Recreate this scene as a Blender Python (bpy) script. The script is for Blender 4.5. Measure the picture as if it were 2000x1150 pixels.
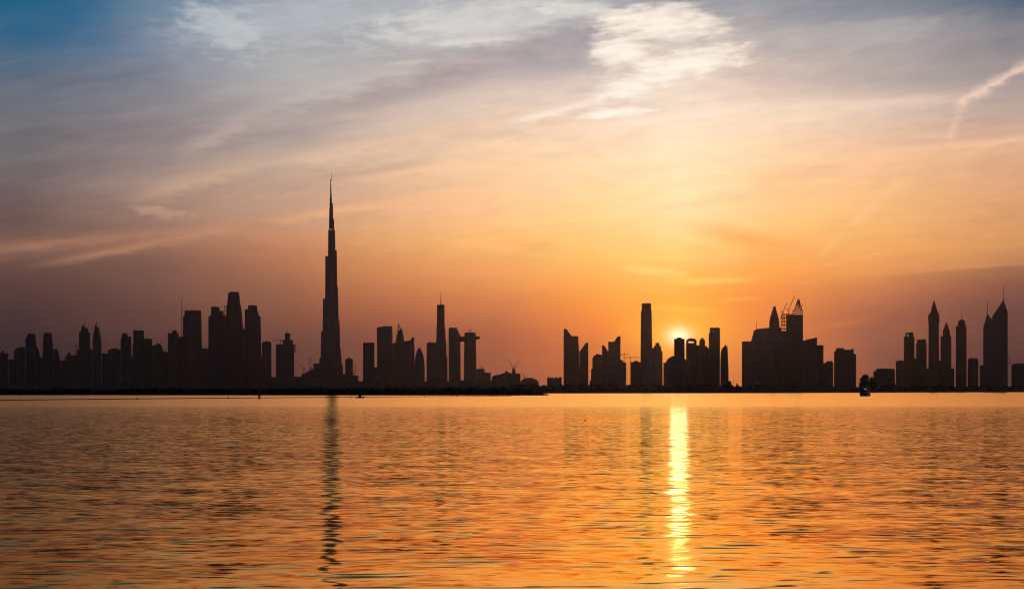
import bpy, bmesh, math, random
from mathutils import Vector, Matrix, noise as mnoise

# ------------------------------------------------------------------ clear
for _o in list(bpy.data.objects):
    bpy.data.objects.remove(_o, do_unlink=True)
SC = bpy.context.scene
COL = SC.collection
R = math.radians

# ------------------------------------------------------------------ camera
FPX = 3635.0          # focal length in photo pixels (photo 2000 px wide)
HZ = 763.0            # photo row of the horizon
EYE = 3.0             # eye height over the water, metres
cam_d = bpy.data.cameras.new('camera')
cam_d.sensor_width = 36.0
cam_d.lens = FPX / 2000.0 * 36.0
cam_d.shift_y = (HZ - 575.0) / 2000.0
cam_d.clip_start = 0.5
cam_d.clip_end = 60000.0
cam = bpy.data.objects.new('camera', cam_d)
COL.objects.link(cam)
cam.location = (0, 0, EYE)
cam.rotation_euler = (R(90), 0, 0)
SC.camera = cam

SC.view_settings.view_transform = 'Standard'
SC.view_settings.look = 'None'
SC.view_settings.exposure = 0.0
SC.view_settings.gamma = 1.0
SC.view_settings.use_curve_mapping = False
SC.render.engine = 'CYCLES'
SC.cycles.use_denoising = True
SC.cycles.pixel_filter_type = 'BLACKMAN_HARRIS'
SC.cycles.filter_width = 1.2
SC.cycles.max_bounces = 5
SC.cycles.diffuse_bounces = 1
SC.cycles.glossy_bounces = 3
SC.cycles.volume_bounces = 0
SC.cycles.transparent_max_bounces = 8
SC.cycles.sample_clamp_indirect = 6.0
SC.cycles.sample_clamp_direct = 12.0


def azel(px, py):
    """photo pixel -> azimuth, elevation in degrees (a direction in the sky)"""
    u = (px - 1000.0) / FPX
    v = (HZ - py) / FPX
    a = math.atan(u)
    return math.degrees(a), math.degrees(math.atan(v * math.cos(a)))


def srgb(r, g, b):
    def f(c):
        c = c / 255.0
        return c / 12.92 if c <= 0.04045 else ((c + 0.055) / 1.055) ** 2.4
    return (f(r), f(g), f(b), 1.0)


# ------------------------------------------------------------------ node helper
class G:
    """tiny helper that writes node trees as arithmetic"""
    def __init__(self, tree):
        self.t = tree
        tree.nodes.clear()

    def n(self, typ, **kw):
        nd = self.t.nodes.new(typ)
        for k, v in kw.items():
            setattr(nd, k, v)
        return nd

    def put(self, sock, v):
        if isinstance(v, X):
            self.t.links.new(v.s, sock)
        elif isinstance(v, bpy.types.NodeSocket):
            self.t.links.new(v, sock)
        else:
            sock.default_value = v

    def m(self, op, *a, clamp=False):
        nd = self.n('ShaderNodeMath', operation=op, use_clamp=clamp)
        for i, v in enumerate(a):
            self.put(nd.inputs[i], v)
        return X(self, nd.outputs[0])

    def sstep(self, x, lo, hi, to0=0.0, to1=1.0, kind='SMOOTHSTEP'):
        nd = self.n('ShaderNodeMapRange', interpolation_type=kind, clamp=True) if kind == 'LINEAR' else self.n('ShaderNodeMapRange', interpolation_type=kind)
        for i, v in enumerate((x, lo, hi, to0, to1)):
            self.put(nd.inputs[i], v)
        return X(self, nd.outputs[0])

    def xyz(self, x, y, z=0.0):
        nd = self.n('ShaderNodeCombineXYZ')
        for i, v in enumerate((x, y, z)):
            self.put(nd.inputs[i], v)
        return X(self, nd.outputs[0])

    def noise(self, vec, scale=1.0, detail=2.0, rough=0.5, dist=0.0, kind='FBM'):
        nd = self.n('ShaderNodeTexNoise', noise_dimensions='3D', noise_type=kind)
        self.put(nd.inputs['Vector'], vec)
        nd.inputs['Scale'].default_value = scale
        nd.inputs['Detail'].default_value = detail
        nd.inputs['Roughness'].default_value = rough
        nd.inputs['Distortion'].default_value = dist
        return X(self, nd.outputs['Fac'])

    def mix(self, fac, a, b):
        nd = self.n('ShaderNodeMix', data_type='RGBA', clamp_factor=True)
        self.put(nd.inputs[0], fac)
        self.put(nd.inputs[6], a)
        self.put(nd.inputs[7], b)
        return X(self, nd.outputs[2])

    def blend(self, mode, fac, a, b):
        nd = self.n('ShaderNodeMix', data_type='RGBA', blend_type=mode, clamp_factor=True)
        self.put(nd.inputs[0], fac)
        self.put(nd.inputs[6], a)
        self.put(nd.inputs[7], b)
        return X(self, nd.outputs[2])

    def ramp(self, x, stops, mode='LINEAR'):
        nd = self.n('ShaderNodeValToRGB')
        cr = nd.color_ramp
        cr.interpolation = mode
        while len(cr.elements) < len(stops):
            cr.elements.new(0.5)
        for e, (p, c) in zip(cr.elements, stops):
            e.position = p
        for e, (p, c) in zip(cr.elements, stops):
            e.position = p
            e.color = c
        self.put(nd.inputs[0], x)
        return X(self, nd.outputs[0])


class X:
    def __init__(self, g, s):
        self.g, self.s = g, s
    def __add__(self, o): return self.g.m('ADD', self, o)
    __radd__ = __add__
    def __sub__(self, o): return self.g.m('SUBTRACT', self, o)
    def __rsub__(self, o): return self.g.m('SUBTRACT', o, self)
    def __mul__(self, o): return self.g.m('MULTIPLY', self, o)
    __rmul__ = __mul__
    def __truediv__(self, o): return self.g.m('DIVIDE', self, o)
    def pow(self, p): return self.g.m('POWER', self, p)
    def max(self, o): return self.g.m('MAXIMUM', self, o)
    def min(self, o): return self.g.m('MINIMUM', self, o)
    def exp(self): return self.g.m('EXPONENT', self)


# ------------------------------------------------------------------ sky
SUN_AZ, SUN_EL = azel(1326, 656)

world = bpy.data.worlds.new('World')
SC.world = world
world.use_nodes = True
world.cycles.sampling_method = 'MANUAL'
world.cycles.sample_map_resolution = 1024


def build_sky():
    g = G(world.node_tree)
    tc = g.n('ShaderNodeTexCoord')
    sep = g.n('ShaderNodeSeparateXYZ')
    g.t.links.new(tc.outputs['Generated'], sep.inputs[0])
    dx, dy, dz = (X(g, sep.outputs[i]) for i in range(3))
    az = g.m('ARCTAN2', dx, dy) * (180 / math.pi)
    el = g.m('ARCSINE', dz) * (180 / math.pi)

    # slow wandering of the whole cloud sheet
    wv = g.xyz(az * 0.10, el * 0.32, 3.1)
    w1 = g.noise(wv, 1.0, 3.0, 0.55) - 0.5
    wv2 = g.xyz(az * 0.12, el * 0.34, 11.7)
    w2 = g.noise(wv2, 1.0, 3.0, 0.55) - 0.5
    azw = az + w1 * 2.2
    elw = el + w2 * 0.9

    TOP = 20.0
    cols = [
        (40, [(0, 40, 98, 130), (60, 55, 100, 130), (130, 84, 104, 125), (200, 104, 109, 119), (300, 112, 108, 109), (380, 108, 92, 90), (430, 104, 84, 81), (480, 118, 90, 80), (520, 98, 74, 70), (560, 84, 62, 61), (640, 62, 47, 50), (720, 52, 40, 43), (764, 50, 38, 42)]),
        (300, [(0, 98, 124, 148), (100, 116, 126, 145), (200, 126, 125, 132), (300, 145, 130, 128), (360, 154, 131, 122), (430, 148, 118, 105), (470, 146, 110, 94), (520, 120, 88, 79), (600, 95, 66, 62), (680, 75, 52, 52), (764, 64, 45, 48)]),
        (580, [(0, 148, 155, 166), (70, 150, 155, 163), (140, 162, 162, 164), (200, 164, 155, 153), (260, 160, 146, 143), (310, 184, 159, 142), (360, 180, 148, 130), (420, 186, 146, 120), (460, 196, 142, 108), (500, 180, 120, 90), (560, 150, 98, 75), (620, 120, 76, 63), (680, 98, 64, 59), (764, 86, 58, 55)]),
        (980, [(0, 158, 162, 168), (60, 176, 174, 175), (110, 160, 153, 157), (150, 178, 165, 164), (200, 204, 184, 172), (250, 224, 194, 170), (310, 234, 194, 155), (400, 244, 190, 140), (470, 247, 184, 112), (530, 238, 158, 90), (580, 213, 125, 71), (650, 167, 92, 61), (764, 134, 78, 58)]),
        (1150, [(0, 160, 163, 168), (60, 160, 156, 159), (130, 174, 164, 165), (200, 213, 193, 183), (260, 238, 208, 180), (350, 249, 209, 160), (430, 251, 204, 130), (500, 250, 190, 97), (560, 248, 158, 64), (620, 238, 128, 50), (680, 210, 106, 52), (764, 176, 95, 60)]),
        (1325, [(0, 138, 142, 151), (60, 176, 170, 168), (130, 208, 192, 182), (190, 226, 206, 190), (250, 243, 218, 193), (330, 250, 221, 180), (420, 252, 221, 160), (480, 251, 208, 118), (540, 251, 185, 78), (590, 249, 168, 50), (640, 248, 158, 34), (700, 238, 136, 40), (764, 226, 124, 44)]),
        (1500, [(0, 138, 143, 154), (60, 168, 163, 163), (150, 194, 175, 167), (220, 232, 206, 183), (300, 243, 203, 165), (380, 247, 195, 137), (450, 250, 190, 110), (520, 250, 163, 70), (560, 244, 143, 58), (640, 228, 122, 54), (720, 200, 110, 65), (764, 186, 104, 66)]),
        (1720, [(0, 124, 130, 140), (60, 160, 156, 158), (150, 174, 160, 156), (210, 212, 188, 172), (250, 216, 186, 164), (300, 231, 184, 146), (400, 239, 181, 119), (480, 238, 166, 95), (525, 226, 148, 84), (570, 200, 122, 76), (620, 168, 98, 68), (700, 136, 83, 65), (764, 128, 78, 64)]),
        (1960, [(0, 74, 100, 121), (50, 118, 119, 128), (150, 150, 140, 141), (220, 178, 158, 149), (300, 216, 170, 136), (400, 214, 156, 112), (480, 210, 146, 90), (520, 180, 122, 84), (560, 146, 94, 72), (600, 122, 79, 66), (700, 88, 60, 56), (764, 80, 55, 55)]),
    ]
    t = elw / TOP
    acc = None
    prev = None
    for px, st in cols:
        a, _ = azel(px, 400)
        stops = []
        for (y, r, gg, b) in st:
            _, e = azel(px, y)
            stops.append((max(0.0, min(1.0, e / TOP)), srgb(r, gg, b)))
        r0, g0, b0 = st[0][1:]
        gr = (r0 + g0 + b0) / 3
        r1, g1, b1 = (c * .4 + gr * .6 for c in (r0, g0, b0))
        stops.append((0.78, srgb(r1 * 0.70, g1 * 0.70, b1 * 0.72)))
        stops.append((1.0, srgb(r1 * 0.50, g1 * 0.50, b1 * 0.53)))
        stops.sort(key=lambda s: s[0])
        c = g.ramp(t, stops)
        acc = c if acc is None else g.mix(g.sstep(azw, prev, a, kind='LINEAR'), acc, c)
        prev = a

    # ---- fibres of the high cloud sheet, combed along one direction of the sky
    def fibre(sl, sx, sy, seed, det=5.0, rgh=0.6):
        v = g.xyz((az + el * sl) * sx, (el - az * sl) * sy, seed)
        return g.noise(v, 1.0, det, rgh, 0.3)
    front = g.sstep(el, 3.5, 7.0) 
    f1 = fibre(0.16, 0.16, 1.25, 2.0)
    m1 = g.sstep(f1, 0.44, 0.70) * front
    acc = g.mix(m1 * 0.44, acc, g.blend('MULTIPLY', 1.0, g.blend('ADD', 1.0, acc, srgb(62, 56, 54)), (1.10, 1.05, 1.0, 1)))
    f2 = fibre(0.11, 0.13, 0.85, 7.3)
    m2 = g.sstep(f2, 0.50, 0.74) * g.sstep(el, 2.5, 6.0)
    acc = g.mix(m2 * 0.36, acc, g.blend('MULTIPLY', 1.0, acc, (0.66, 0.63, 0.69, 1)))
    f3 = fibre(0.20, 0.45, 3.4, 13.0, 4.0, 0.55)
    m3 = g.sstep(f3, 0.48, 0.75) * front
    acc = g.mix(m3 * 0.24, acc, g.blend('ADD', 1.0, acc, srgb(74, 66, 62)))

    # fine ragged noise used to tear the edges of single clouds
    tear = g.noise(g.xyz(az * 0.9 + el * 0.25, el * 2.6, 21.0), 1.0, 6.0, 0.62) - 0.5
    fray = g.noise(g.xyz((az + el * 0.5) * 1.1, (el - az * 0.11) * 5.0, 31.0), 1.0, 5.0, 0.55) - 0.5
    puff = g.noise(g.xyz(az * 2.2, el * 3.0, 5.0), 1.0, 5.0, 0.6) - 0.5

    def ell(px, py, rx, ry, rot=0.0):
        """soft field: 1 at the centre of an ellipse, 0 at its rim, negative outside"""
        a, e = azel(px, py)
        k = 180 / math.pi / FPX
        rx, ry = rx * k, ry * k
        c, s = math.cos(R(rot)), math.sin(R(rot))
        X_ = az - a
        Y_ = el - e
        p = (X_ * c + Y_ * s) * (1 / rx)
        q = (Y_ * c - X_ * s) * (1 / ry)
        return 1.0 - (p * p + q * q).pow(0.5)

    def streak(px0, py0, px1, py1, hw, soft_end=0.12):
        """field along a line: 1 on the line, 0 at half-width hw; fades at both ends"""
        a0, e0 = azel(px0, py0)
        a1, e1 = azel(px1, py1)
        L = math.hypot(a1 - a0, e1 - e0)
        c, s = (a1 - a0) / L, (e1 - e0) / L
        X_ = az - a0
        Y_ = el - e0
        p = (X_ * c + Y_ * s) * (1 / L)
        q = (Y_ * c - X_ * s) * (1 / (hw * 180 / math.pi / FPX))
        return p, q

    # grey shaded pocket of the sheet left of the bright cloud
    d = ell(1100, 92, 150, 62, 14) + tear * 1.1
    acc = g.mix(g.sstep(d, -0.1, 0.7) * 0.75, acc, srgb(143, 139, 148))
    d = ell(1620, 30, 300, 40, 0) + tear * 1.2
    acc = g.mix(g.sstep(d, -0.3, 0.9) * 0.35, acc, srgb(130, 134, 146))
    # pale veil, top middle
    d = ell(560, 40, 330, 80, 8) + tear * 1.6
    acc = g.mix(g.sstep(d, 0.0, 0.95) * 0.55, acc, srgb(170, 173, 180))
    d = ell(930, 42, 300, 54, 7) + tear * 1.5 + fray * 0.6
    acc = g.mix(g.sstep(d, -0.05, 0.85) * 0.72, acc, srgb(200, 198, 196))
    d = ell(1140, 22, 130, 22, -4) + tear * 1.2 + fray * 0.6
    acc = g.mix(g.sstep(d, -0.1, 0.7) * 0.70, acc, srgb(212, 207, 202))
    d = ell(440, 58, 110, 50, -24) + tear * 1.6 + puff * 1.0
    acc = g.mix(g.sstep(d, -0.05, 0.75) * 0.62, acc, srgb(178, 184, 188))
    d = ell(1700, 62, 240, 34, 4) + tear * 1.3
    acc = g.mix(g.sstep(d, 0.0, 0.9) * 0.45, acc, srgb(178, 170, 168))
    # blue gap of clear sky in the upper left and right corners
    d = ell(60, -40, 330, 190, -18) + tear * 0.5 + w1 * 1.2
    acc = g.mix(g.sstep(d, 0.05, 0.75) * 0.8, acc, srgb(36, 94, 130))
    # soft cream veil round the bright cirrus and the wide pale glow under it
    d = ell(1290, 130, 380, 130, 6) + tear * 1.2 + w1
    acc = g.mix(g.sstep(d, -0.1, 1.0) * 0.24, acc, srgb(238, 220, 202))
    d = ell(1310, 330, 430, 230, 0) + tear * 0.6
    acc = g.mix(g.sstep(d, -0.1, 1.0) * 0.16, acc, srgb(254, 226, 176))
    # the bright ragged cirrus right of the middle
    b = ell(1292, 46, 128, 38, -2)
    b = b.max(ell(1212, 98, 70, 34, 0))
    b = b.max(ell(1335, 126, 145, 31, 9))
    b = b.max(ell(1240, 168, 85, 26, 17))
    b = b.max(ell(1210, 219, 80, 13, 2))
    d = b + tear * 1.1 + fray * 0.75 + puff * 0.35
    acc = g.mix(g.sstep(d, -0.22, 0.40) * 0.68, acc, srgb(236, 222, 208))
    acc = g.mix(g.sstep(d + fray * 0.6, 0.10, 0.85) * 0.62, acc, srgb(249, 239, 226))
    # long combed streaks
    for (x0, y0, x1, y1, hw, col, op) in [
        (450, 258, 1120, 92, 26, (146, 134, 138), 0.60),
        (540, 356, 900, 312, 11, (168, 136, 124), 0.45),
        (-160, 500, 560, 430, 9, (188, 138, 108), 0.42),
        (20, 528, 560, 426, 8, (206, 150, 116), 0.42),
        (-200, 508, 480, 452, 16, (150, 110, 94), 0.40),
        (480, 436, 1010, 364, 8, (236, 178, 128), 0.55),
        (640, 354, 1120, 298, 9, (234, 192, 156), 0.50),
        (220, 398, 560, 305, 15, (196, 162, 136), 0.55),
        (480, 326, 1060, 228, 15, (218, 184, 158), 0.55),
        (320, 318, 560, 196, 15, (176, 158, 152), 0.50),
        (480, 222, 880, 110, 16, (184, 174, 170), 0.50),
        (800, 90, 1050, 70, 6, (208, 205, 200), 0.60),
        (740, 128, 860, 117, 4, (196, 188, 182), 0.45),
        (950, 252, 1240, 178, 9, (246, 226, 208), 0.65),
        (1060, 300, 1300, 268, 14, (232, 196, 172), 0.35),
        (1090, 258, 1520, 206, 9, (250, 222, 200), 0.65),
        (1380, 220, 1980, 184, 10, (244, 212, 190), 0.42),
        (1240, 276, 1720, 214, 10, (246, 212, 186), 0.45),
        (1640, 300, 2120, 262, 7, (236, 190, 154), 0.55),
        (1320, 356, 1760, 296, 9, (250, 206, 160), 0.35),
        (1700, 290, 2040, 246, 9, (196, 160, 146), 0.40),
        (1700, 420, 2060, 372, 12, (226, 166, 116), 0.40),
        (1760, 470, 2060, 444, 10, (222, 152, 96), 0.35),
        (1690, 531, 2080, 511, 3, (214, 140, 90), 0.55),
        (1190, 519, 1370, 540, 7, (255, 222, 126), 0.55),
        (1270, 549, 1500, 547, 6, (255, 214, 106), 0.50),
        (1150, 500, 1420, 506, 7, (255, 212, 110), 0.35),
        (860, 470, 1060, 492, 9, (250, 190, 120), 0.45),
        (1340, 436, 1620, 516, 13, (250, 178, 92), 0.45),
        (1480, 660, 1760, 612, 7, (215, 128, 74), 0.30),
        (1240, 600, 1420, 606, 5, (255, 200, 80), 0.35),
        (1380, 588, 1500, 580, 4, (255, 190, 84), 0.30),
    ]:
        p, q = streak(x0, y0, x1, y1, hw)
        q = q + tear * 2.2 + fray * 1.6
        mk = (q * q * -1.0).exp() * g.sstep(p, 0.0, 0.35) * g.sstep(p, 1.0, 0.6)
        acc = g.mix(mk * op, acc, srgb(*col))
    # darker smears of thicker cloud in the glow
    for (cx, cy, rx, ry, rot, col, op) in [
        (1480, 470, 190, 30, -12, (238, 160, 84), 0.45),
        (1560, 335, 150, 26, 6, (228, 172, 128), 0.35),
        (200, 330, 260, 34, 9, (118, 104, 106), 0.30),
    ]:
        d = ell(cx, cy, rx, ry, rot) + tear * 0.9
        acc = g.mix(g.sstep(d, 0.0, 0.9) * op, acc, srgb(*col))
    # small lit cloud left of the tall tower
    d = ell(318, 417, 80, 14, -5) + puff * 1.6 + fray * 1.2
    acc = g.mix(g.sstep(d, 0.0, 0.85) * 0.42, acc, srgb(204, 162, 138))
    # old vapour trails breaking up
    for (x0, y0, x1, y1, hw, col, op) in [
        (1862, 207, 2120, 62, 9, (234, 204, 185), 0.72),
        (1848, 280, 1886, 192, 8, (226, 190, 166), 0.55),
        (1660, 440, 1760, 352, 9, (250, 196, 140), 0.40),
        (1598, 506, 1690, 408, 4, (250, 190, 130), 0.45),
        (1600, 520, 1740, 488, 4, (248, 178, 110), 0.35),
    ]:
        p, q = streak(x0, y0, x1, y1, hw)
        q = q + puff * 3.0
        mk = (q * q * -1.0).exp() * g.sstep(p, -0.02, 0.10) * g.sstep(p, 1.04, 0.90)
        acc = g.mix(mk * op * g.sstep(puff, -0.28, 0.05), acc, srgb(*col))
    # the dark bank low on the right
    a0, e0 = azel(1640, 548)
    a1, e1 = azel(2000, 517)
    sl = (e1 - e0) / (a1 - a0)
    edge = (el - e0) - (az - a0) * sl + tear * 0.05
    mk = g.sstep(edge, 0.09, -0.05) * g.sstep(az, a0 - 2.4, a1) 
    acc = g.mix(mk * 0.55, acc, g.blend('MULTIPLY', 1.0, acc, (0.62, 0.58, 0.72, 1)))

    # the sheet is thicker and paler overhead than low down
    lift = g.sstep(el, 3.5, 7.5) * g.sstep(az, -14.5, -8.0) * g.sstep(az, -3.0, 4.0, 1.0, 0.42)
    acc = g.blend('MULTIPLY', lift, acc, (1.16, 1.145, 1.10, 1))
    low = g.sstep(el, 6.5, 3.5) * g.sstep(az, 2.0, -6.0)
    acc = g.blend('MULTIPLY', low, acc, (1.05, 1.0, 0.91, 1))
    # fine combing of the whole sheet
    acc = g.blend('MULTIPLY', g.sstep(el, 1.0, 5.0), acc, g.mix(g.sstep(fray + tear * 0.6, -0.22, 0.22, 0.0, 1.0, 'LINEAR'), (0.95, 0.95, 0.955, 1), (1.045, 1.04, 1.035, 1)))

    # ---- glow and disc of the low sun
    k = 180 / math.pi / FPX
    sx = az - SUN_AZ
    sy = el - SUN_EL
    r_wide = ((sx * 0.5) * (sx * 0.5) + sy * sy).pow(0.5)
    glow = (r_wide * (-1 / 0.48)).exp()
    acc = g.blend('ADD', 1.0, acc, g.mix(glow, (0, 0, 0, 1), (0.40, 0.30, 0.03, 1)))
    disc = ((sx * sx * 0.72 + sy * sy * 1.30) * (-1 / 0.085)).exp()
    acc = g.blend('ADD', 1.0, acc, g.mix(disc, (0, 0, 0, 1), (0.60, 0.50, 0.58, 1)))

    # ---- the rest of the dome: clear physical sky, dim away from the sunset
    sky = g.n('ShaderNodeTexSky', sky_type='NISHITA')
    sky.sun_disc = False
    sky.sun_elevation = R(SUN_EL)
    sky.sun_rotation = R(SUN_AZ)
    sky.altitude = 10
    sky.air_density = 1.0
    sky.dust_density = 2.0
    back = g.blend('MULTIPLY', 1.0, X(g, sky.outputs[0]), (0.015, 0.017, 0.030, 1))
    acc = g.blend('SUBTRACT', 1.0, g.blend('MULTIPLY', 1.0, acc, (1.12, 1.12, 1.12, 1)), (0.007, 0.006, 0.005, 1))
    near = g.sstep(g.m('ABSOLUTE', az), 75.0, 22.0) * g.sstep(el, 40.0, 17.0)
    col = g.mix(near, back, acc)

    bg = g.n('ShaderNodeBackground')
    g.put(bg.inputs['Color'], col)
    bg.inputs['Strength'].default_value = 1.0
    out = g.n('ShaderNodeOutputWorld')
    g.t.links.new(bg.outputs[0], out.inputs['Surface'])


build_sky()

# ------------------------------------------------------------------ sun lamp
sd = bpy.data.lights.new('sun', 'SUN')
sd.energy = 0.085
sd.specular_factor = 0.001
sd.angle = R(0.5)
sd.color = (1.0, 0.53, 0.32)
sun = bpy.data.objects.new('sun', sd)
COL.objects.link(sun)
_a, _e = R(SUN_AZ), R(SUN_EL)
_dir = Vector((math.sin(_a) * math.cos(_e), math.cos(_a) * math.cos(_e), math.sin(_e)))
sun.rotation_euler = _dir.to_track_quat('Z', 'Y').to_euler()
sun.location = _dir * 500

# ------------------------------------------------------------------ building helpers
def tag(o, label=None, cat=None, group=None, kind=None):
    if label: o['label'] = label
    if cat: o['category'] = cat
    if group: o['group'] = group
    if kind: o['kind'] = kind
    return o


def link_mesh(name, bm, mat, parent=None, smooth=False):
    bmesh.ops.remove_doubles(bm, verts=bm.verts, dist=0.001)
    bmesh.ops.recalc_face_normals(bm, faces=bm.faces)
    me = bpy.data.meshes.new(name)
    bm.to_mesh(me)
    bm.free()
    if smooth:
        for p in me.polygons:
            p.use_smooth = True
    me.materials.append(mat)
    o = bpy.data.objects.new(name, me)
    COL.objects.link(o)
    if parent is not None:
        o.parent = parent
    return o


def empty(name, loc):
    o = bpy.data.objects.new(name, None)
    o.empty_display_size = 2
    COL.objects.link(o)
    o.location = loc
    return o


def box(bm, c, s, rz=0.0):
    m = Matrix.Translation(Vector(c)) @ Matrix.Rotation(rz, 4, 'Z') @ Matrix.Diagonal((s[0], s[1], s[2], 1))
    bmesh.ops.create_cube(bm, size=1.0, matrix=m)


def beam(bm, p, q, w, d=None):
    p, q = Vector(p), Vector(q)
    v = q - p
    if v.length < 1e-4:
        return
    m = Matrix.Translation((p + q) / 2) @ v.to_track_quat('Z', 'Y').to_matrix().to_4x4() @ Matrix.Diagonal((w, d or w, v.length, 1))
    bmesh.ops.create_cube(bm, size=1.0, matrix=m)


def cone(bm, p, q, r0, r1, n=10):
    p, q = Vector(p), Vector(q)
    v = q - p
    m = Matrix.Translation((p + q) / 2) @ v.to_track_quat('Z', 'Y').to_matrix().to_4x4()
    bmesh.ops.create_cone(bm, cap_ends=True, segments=n, radius1=r0, radius2=r1, depth=v.length, matrix=m)


def truss(bm, p, q, w, chord, step=None):
    """lattice boom: four chords and zig-zag bracing"""
    p, q = Vector(p), Vector(q)
    v = q - p
    L = v.length
    qt = v.to_track_quat('Z', 'Y')
    a, b = qt @ Vector((w / 2, 0, 0)), qt @ Vector((0, w / 2, 0))
    cs = [a + b, a - b, -a - b, b - a]
    for c in cs:
        beam(bm, p + c, q + c, chord)
    n = max(2, int(L / (step or w * 1.4)))
    for i in range(n):
        s0, s1 = p + v * (i / n), p + v * ((i + 1) / n)
        for k in range(4):
            c0, c1 = cs[k], cs[(k + 1) % 4]
            beam(bm, s0 + (c0 if i % 2 else c1), s1 + (c1 if i % 2 else c0), chord * 0.7)


# ------------------------------------------------------------------ materials
def facade(name, wall, glass, floor=3.8, bay=3.2, frac=0.62, rough_g=0.6):
    m = bpy.data.materials.new(name)
    m.use_nodes = True
    g = G(m.node_tree)
    tc = g.n('ShaderNodeTexCoord')
    sep = g.n('ShaderNodeSeparateXYZ')
    g.t.links.new(tc.outputs['Object'], sep.inputs[0])
    x, y, z = (X(g, sep.outputs[i]) for i in range(3))
    fz = g.m('FRACT', z / floor)
    fx = g.m('FRACT', (x + y) / bay)
    win = g.m('LESS_THAN', fz, frac) * g.m('GREATER_THAN', fx, 0.2)
    vary = g.noise(g.xyz(g.m('FLOOR', (x + y) / bay) * 0.71, g.m('FLOOR', z / floor) * 1.37, 0.0), 3.0, 0.0)
    strip = g.noise(g.xyz(g.m('FLOOR', (x + y) / 8.5) * 0.83, 0.3, 2.0), 3.0, 0.0)
    stain = g.noise(g.xyz(x * 0.05, y * 0.05, z * 0.012), 1.0, 4.0)
    gl = g.mix(vary, tuple(c * 0.6 for c in glass[:3]) + (1,), tuple(c * 1.5 for c in glass[:3]) + (1,))
    wl = g.mix(stain, tuple(c * 0.72 for c in wall[:3]) + (1,), tuple(c * 1.2 for c in wall[:3]) + (1,))
    bs = g.n('ShaderNodeBsdfPrincipled')
    both = g.mix(g.sstep(strip, 0.3, 0.7), g.mix(win, wl, gl), g.mix(win * 0.4, wl, gl))
    g.put(bs.inputs['Base Color'], both)
    g.put(bs.inputs['Roughness'], g.sstep(win, 0, 1, 0.8, rough_g, 'LINEAR'))
    bs.inputs['Specular IOR Level'].default_value = 0.08
    out = g.n('ShaderNodeOutputMaterial')
    g.t.links.new(bs.outputs[0], out.inputs[0])
    return m


def plain(name, c, rough=0.6, metal=0.0, vary=0.25, scale=0.6, spec=0.4):
    m = bpy.data.materials.new(name)
    m.use_nodes = True
    g = G(m.node_tree)
    tc = g.n('ShaderNodeTexCoord')
    n = g.noise(tc.outputs['Object'], scale, 5.0, 0.6)
    bs = g.n('ShaderNodeBsdfPrincipled')
    g.put(bs.inputs['Base Color'], g.mix(n, tuple(v * (1 - vary) for v in c) + (1,), tuple(v * (1 + vary) for v in c) + (1,)))
    bs.inputs['Roughness'].default_value = rough
    bs.inputs['Metallic'].default_value = metal
    bs.inputs['Specular IOR Level'].default_value = spec
    out = g.n('ShaderNodeOutputMaterial')
    g.t.links.new(bs.outputs[0], out.inputs[0])
    return m


M = {
    'glassblue': facade('blue_glass_facade', (0.11, 0.14, 0.22), (0.05, 0.07, 0.12), 3.9, 1.8, 0.8),
    'glassgrey': facade('grey_glass_facade', (0.2, 0.2, 0.2), (0.06, 0.065, 0.07), 4.0, 2.4, 0.72),
    'stone': facade('stone_facade', (0.38, 0.30, 0.22), (0.06, 0.055, 0.06), 3.5, 3.6, 0.5),
    'concrete': facade('concrete_facade', (0.27, 0.26, 0.25), (0.05, 0.055, 0.06), 3.4, 4.2, 0.55),
    'silver': facade('silver_panel_facade', (0.3, 0.33, 0.42), (0.07, 0.09, 0.14), 3.2, 1.5, 0.7, 0.45),
    'roof': plain('roof_concrete', (0.2, 0.2, 0.2), 0.85),
    'steel': plain('dark_steel', (0.14, 0.14, 0.15), 0.5, 0.6),
    'crane': plain('crane_paint', (0.22, 0.12, 0.06), 0.55),
    'wood': plain('trunk_bark', (0.09, 0.065, 0.045), 0.9),
    'leaf': plain('leaf', (0.045, 0.06, 0.028), 0.75, 0, 0.45, 0.9, 0.2),
    'mangrove': plain('mangrove_leaf', (0.04, 0.055, 0.028), 0.8, 0, 0.5, 0.25, 0.15),
    'earth': plain('shore_earth', (0.16, 0.13, 0.10), 0.95, 0, 0.4, 0.05, 0.15),
    'rock': plain('rock_armour', (0.15, 0.135, 0.12), 0.9, 0, 0.45, 0.3, 0.2),
    'black': plain('black_rubber', (0.03, 0.03, 0.032), 0.7),
    'hullblue': plain('blue_hull_paint', (0.08, 0.28, 0.52), 0.35),
    'white': plain('white_paint', (0.7, 0.7, 0.72), 0.4, 0, 0.08),
    'darkglass': plain('dark_window_glass', (0.02, 0.03, 0.035), 0.12, 0, 0.2, 1.0, 0.5),
    'red': plain('red_cloth', (0.25, 0.03, 0.03), 0.8),
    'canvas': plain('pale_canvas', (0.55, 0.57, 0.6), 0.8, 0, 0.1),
    'feather': plain('dark_feathers', (0.05, 0.045, 0.04), 0.8),
}

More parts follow.
